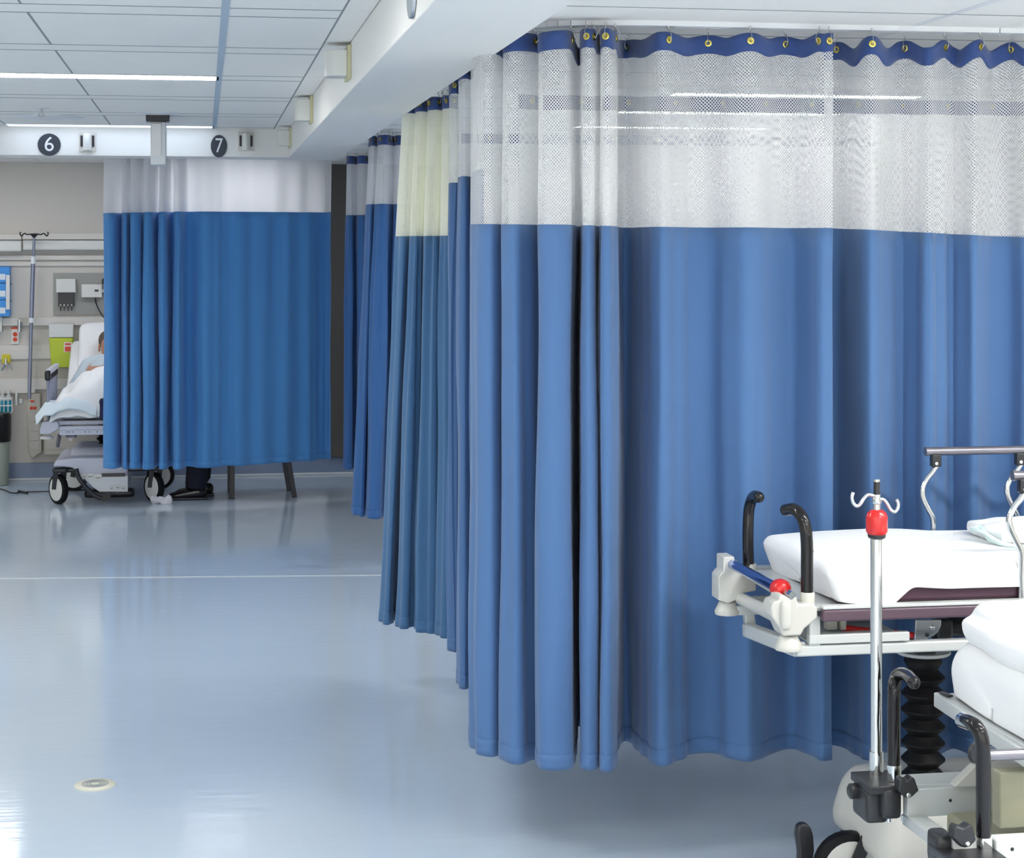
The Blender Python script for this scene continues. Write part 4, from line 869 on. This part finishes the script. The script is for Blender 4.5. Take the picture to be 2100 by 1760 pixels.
V = [(hx, 13.90, zmt+.22, .15, .11), (hx, 14.02, zmt+.30, .15, .10), (hx, 14.12, zh_-.26, .16, .10), (hx, 14.17, zh_-.17, .09, .07), (hx, 14.19, zh_-.12, .052), (hx, 14.19, zh_-.04, .065, .07), (hx, 14.20, zh_+.035, .078, .085), (hx, 14.21, zh_+.085, .06, .065),
     (hx-.09, 13.85, zmt+.22, .09), (hx-.11, 13.60, zmt+.19, .07), (hx-.10, 13.38, zmt+.20, .05), (hx-.10, 13.32, zmt+.17, .04),
     (hx+.09, 13.85, zmt+.22, .09), (hx+.11, 13.60, zmt+.19, .07), (hx+.10, 13.38, zmt+.20, .05), (hx+.10, 13.32, zmt+.17, .04),
     (hx-.17, 14.12, zh_-.22, .055), (hx-.245, 13.98, zh_-.34, .043), (hx-.20, 13.80, z(150,800,13.7)+.02, .034), (hx-.19, 13.74, z(150,800,13.7)+.02, .026, .02),
     (hx+.17, 14.12, zh_-.22, .055), (hx+.245, 13.98, zh_-.34, .043), (hx+.12, 13.84, zmt+.34, .034), (hx+.08, 13.80, zmt+.35, .026, .02)]
E = [(0,1),(1,2),(2,3),(3,4),(4,5),(5,6),(6,7),(0,8),(8,9),(9,10),(10,11),(0,12),(12,13),(13,14),(14,15),(2,16),(16,17),(17,18),(18,19),(2,20),(20,21),(21,22),(22,23)]
hand(V, E, 19, (.5,-.6,-.1), (.8,.6,0), (0,0,1)); hand(V, E, 23, (-.8,-.4,0), (.3,-.8,0), (0,0,1))
skin_body('body', V, E, M['skin'], PT_)
fc = Vector((hx, 14.12, zh_+.0))
obj('hair', MB().rbox((hx, 14.255, zh_+.065), (.180,.15,.15), .075, 10, amp=.006, sc=30), M['hair'], PT_)
for sg in (-1, 1):
    obj('eye', MB().lathe(fc+Vector((sg*.03,-.002,.025)), [(.010,-.006),(.011,0),(.006,.004)], (0,-1,0), 12), M['device'], PT_)
    obj('ear', MB().rbox(fc+Vector((sg*.080,.075,.01)), (.016,.03,.055), .008, 6), M['skin'], PT_)
obj('nose', MB().rbox(fc+Vector((0,-.012,-.005)), (.026,.034,.046), .011, 6), M['skin'], PT_)
obj('mouth', MB().rbox(fc+Vector((0,-.002,-.045)), (.045,.012,.012), .005, 6), M['skin'], PT_)
GV = [(hx, 13.86, zmt+.22, .19, .15), (hx, 14.02, zmt+.30, .195, .15), (hx, 14.11, zh_-.25, .20, .15), (hx, 14.15, zh_-.15, .10, .08), (hx-.17, 14.10, zh_-.22, .115), (hx-.25, 13.98, zh_-.34, .10), (hx-.235, 13.88, zh_-.40, .075), (hx+.17, 14.12, zh_-.22, .105), (hx+.24, 14.0, zh_-.32, .065)]
skin_body('gown', GV, [(0,1),(1,2),(2,3),(2,4),(4,5),(5,6),(2,7),(7,8)], M['patient_gown'], PT_)
# covers
def cov(name, x0, x1, y0, y1, top, m, label, seed, amp=.03, n=34, edge=.0):
    mb = MB(); mb.uv = None
    for j in range(n+1):
        for i in range(n+1):
            x = x0+(x1-x0)*i/n; y = y0+(y1-y0)*j/n; zt2 = top(x, y)
            e = min(1, min(i, n-i)/4); e2 = min(1, j/3)
            nz = noise.noise(Vector((x*9+seed, y*7, seed)))*amp+noise.noise(Vector((x*22+seed, y*16, 1)))*amp*.4
            mb.v.append(Vector((x+nz*.8*(1-e), y+nz*(1-e2), zt2+nz)))
    for j in range(n):
        for i in range(n): q = j*(n+1)+i; mb.f.append((q, q+1, q+n+2, q+n+1))
    return tag(obj(name, mb, m, solid=.012, sub=1), label, 'bedding')
def top1(x, y):
    c = math.exp(-((x-hx)/.24)**2)
    hgt = .15+.10*c*math.exp(-((y-13.60)/.2)**2)+.10*c
    e = min(x-(bx0+.0), bx1-x); fr_ = max(0, 1-max(0, (y-13.17))/.09)
    hgt *= (1-fr_**2*.93); 
    if e < .1: hgt *= max(.55, e/.1)
    return zmt+.0+hgt
cov('blanket', bx0+.05, bx1-.04, 13.16, 13.86, top1, M['sheet'], 'rumpled white blanket over the patient in the far bed', 2, .045)
cov('draped_blanket', bx0-.05, bx0+.36, 13.14, 13.50, lambda x, y: zmt+.10+.05*math.exp(-((x-bx0-.18)/.12)**2)-max(0, 13.2-y)*1.2-max(0, bx0+.0-x)*1.2, M['blanket'], 'pale blue cloth bulging out at the left corner of the far bed', 8, .025)
tag(obj('navy_cloth', MB().rbox(W(206, 840, 13.14)+Vector((.02,0,0)), (.055,.06,.15), .022, 8, amp=.01, sc=15), M['navy_cloth']), 'dark navy cloth hanging over the foot of the far bed beside the curtain edge', 'cloth')

# seated visitor and chair behind the far curtain
vx = XR(400, 13.5); vg = G(400, 1020)
PV = thing('person', (vx, 13.5, 0), 'seated person behind the far curtain, only dark trouser leg and black shoe showing', 'person')
ax, ay = XR(402, 13.42), 13.42; kz = .50; hipx = ax+.42
V = [(hipx, ay+.09, .54, .12, .11), (hipx+.03, ay+.09, .72, .12, .10), (hipx+.03, ay+.09, .90, .15, .10), (hipx, ay+.09, 1.02, .07), (hipx-.02, ay+.09, 1.09, .05), (hipx-.03, ay+.09, 1.17, .068), (hipx-.03, ay+.09, 1.25, .08), (hipx-.03, ay+.09, 1.31, .06),
     (hipx-.05, ay, .52, .08), (ax+.02, ay, kz, .06), (ax, ay, .25, .045), (ax, ay, .08, .035),
     (hipx-.05, ay+.18, .52, .08), (ax+.04, ay+.18, kz, .06), (ax+.05, ay+.18, .25, .045), (ax+.05, ay+.18, .08, .035),
     (hipx+.03, ay-.08, .94, .05), (hipx-.02, ay-.12, .72, .04), (hipx-.2, ay-.03, .62, .03), (hipx-.22, ay-.03, .62, .022), (hipx+.03, ay+.26, .94, .05), (hipx-.02, ay+.30, .72, .04), (hipx-.2, ay+.22, .62, .03), (hipx-.22, ay+.22, .62, .022)]
E = [(0,1),(1,2),(2,3),(3,4),(4,5),(5,6),(6,7),(0,8),(8,9),(9,10),(10,11),(0,12),(12,13),(13,14),(14,15),(2,16),(16,17),(17,18),(18,19),(2,20),(20,21),(21,22),(22,23)]
hand(V, E, 19, (-1,0,-.2), (0,1,0), (0,0,1)); hand(V, E, 23, (-1,0,-.2), (0,-1,0), (0,0,1))
skin_body('body', V, E, M['skin'], PV)
obj('hair', MB().rbox((hipx-.01, ay+.09, 1.29), (.19,.18,.14), .07, 8), M['hair'], PV)
TV = [(hipx, ay+.09, .56, .135, .12), (hipx-.05, ay, .53, .10), (ax+.02, ay, kz+.02, .085), (ax+.01, ay, .28, .083), (ax, ay, .10, .085), (ax, ay, .07, .085),
      (hipx-.05, ay+.18, .53, .10), (ax+.04, ay+.18, kz+.02, .085), (ax+.04, ay+.18, .28, .08), (ax+.03, ay+.18, .08, .08)]
skin_body('trousers', TV, [(0,1),(1,2),(2,3),(3,4),(4,5),(0,6),(6,7),(7,8),(8,9)], M['trouser'], PV, sub=1)
skin_body('jumper', [(hipx, ay+.09, .62, .14, .12), (hipx+.03, ay+.09, .9, .165, .115), (hipx, ay+.09, 1.01, .085), (hipx+.03, ay-.08, .94, .068), (hipx-.02, ay-.12, .72, .055), (hipx-.17, ay-.04, .63, .045), (hipx+.03, ay+.26, .94, .068), (hipx-.02, ay+.30, .72, .055), (hipx-.17, ay+.22, .63, .045)],
          [(0,1),(1,2),(1,3),(3,4),(4,5),(1,6),(6,7),(7,8)], M['navy_cloth'], PV)
for dy, dx in ((0, 0), (.18, .05)):
    def shoefn(v, dx=dx):
        k_ = max(0, min(1, (ax+dx-v.x)/.17)); v.z = v.z*(1-.45*k_) if v.z > 0 else v.z; return v
    sh_ = obj('shoe', MB().rbox((ax-.06+dx, ay+dy, .052), (.27, .095, .09), .04, 10, fn=shoefn), M['shoe'], PV)
    obj('sole', MB().rbox((ax-.06+dx, ay+dy, .010), (.28,.10,.020), .009, 6), M['black'], sh_)
# chair
g1 = G(476, 1023); g2 = G(605, 1023)
CH = thing('visitor_chair', (g1.x+.2, 13.45, 0), 'chair with straight black legs standing behind the far curtain', 'chair')
yc0, yc1 = g1.y, g1.y+.38; xa2, xb2 = g1.x, g2.x
for x_, y_, s_ in ((xa2, yc0, 0), (xa2-.01, yc1, 0), (xb2, yc0, -.05), (xb2-.02, yc1, -.05)):
    obj('leg', MB().beam((x_, y_, 0), (x_+s_*1.4, y_, .43), .036, .036), M['black'], CH, bevel=.003)
obj('seat', MB().rbox(((xa2+xb2)/2-.04, (yc0+yc1)/2, .455), (.46,.44,.06), .02, 8), M['navy_cloth'], CH)
obj('backrest', MB().rbox((xb2-.0, (yc0+yc1)/2, .70), (.05,.42,.36), .02, 8), M['navy_cloth'], CH)
for y_ in (yc0, yc1): obj('back_post', MB().beam((xb2-.07, y_, .43), (xb2+.03, y_, .85), .03, .03), M['black'], CH, bevel=.003)

# small things on the floor
cp = G(0, 1002); tag(obj('floor_cable', MB().tube([G(-60,1000,.006), G(0,1003,.006), G(25,1011,.006), G(50,1009,.006), G(90,1008,.006), G(150,1006,.006), G(190,1003,.006)], .005, 8).tube([G(38,1007,.012), G(56,1011,.010)], .009, 8), M['black']), 'thin black cable trailing across the floor left of the bed wheels', 'cable')
tp = G(333, 1033)
tag(obj('crumpled_tissue', MB().rbox(tp+Vector((0,0,.02)), (.13,.07,.04), .018, 12, amp=.03, sc=28), M['paper'], smooth=False), 'crumpled white tissue on the floor beside the right bed wheel', 'tissue')
dp = G(195, 1611)
t = thing('floor_outlet_cover', dp, 'round ivory cover with concentric rings set in the floor', 'floor cover')
obj('plate', MB().lathe(dp, [(.0,.0),(.068,.0),(.068,.003),(.062,.006),(0,.006)][0:], n=40), M['drain'], t)
for r_ in (.042, .034, .026, .018): 
    mb = MB(); mb.lathe(dp+Vector((0,0,.005)), [(r_-.0015,0),(r_-.0015,.0022),(r_+.0015,.0022),(r_+.0015,0)], n=40); obj('ring_groove', mb, M['gap'], t)
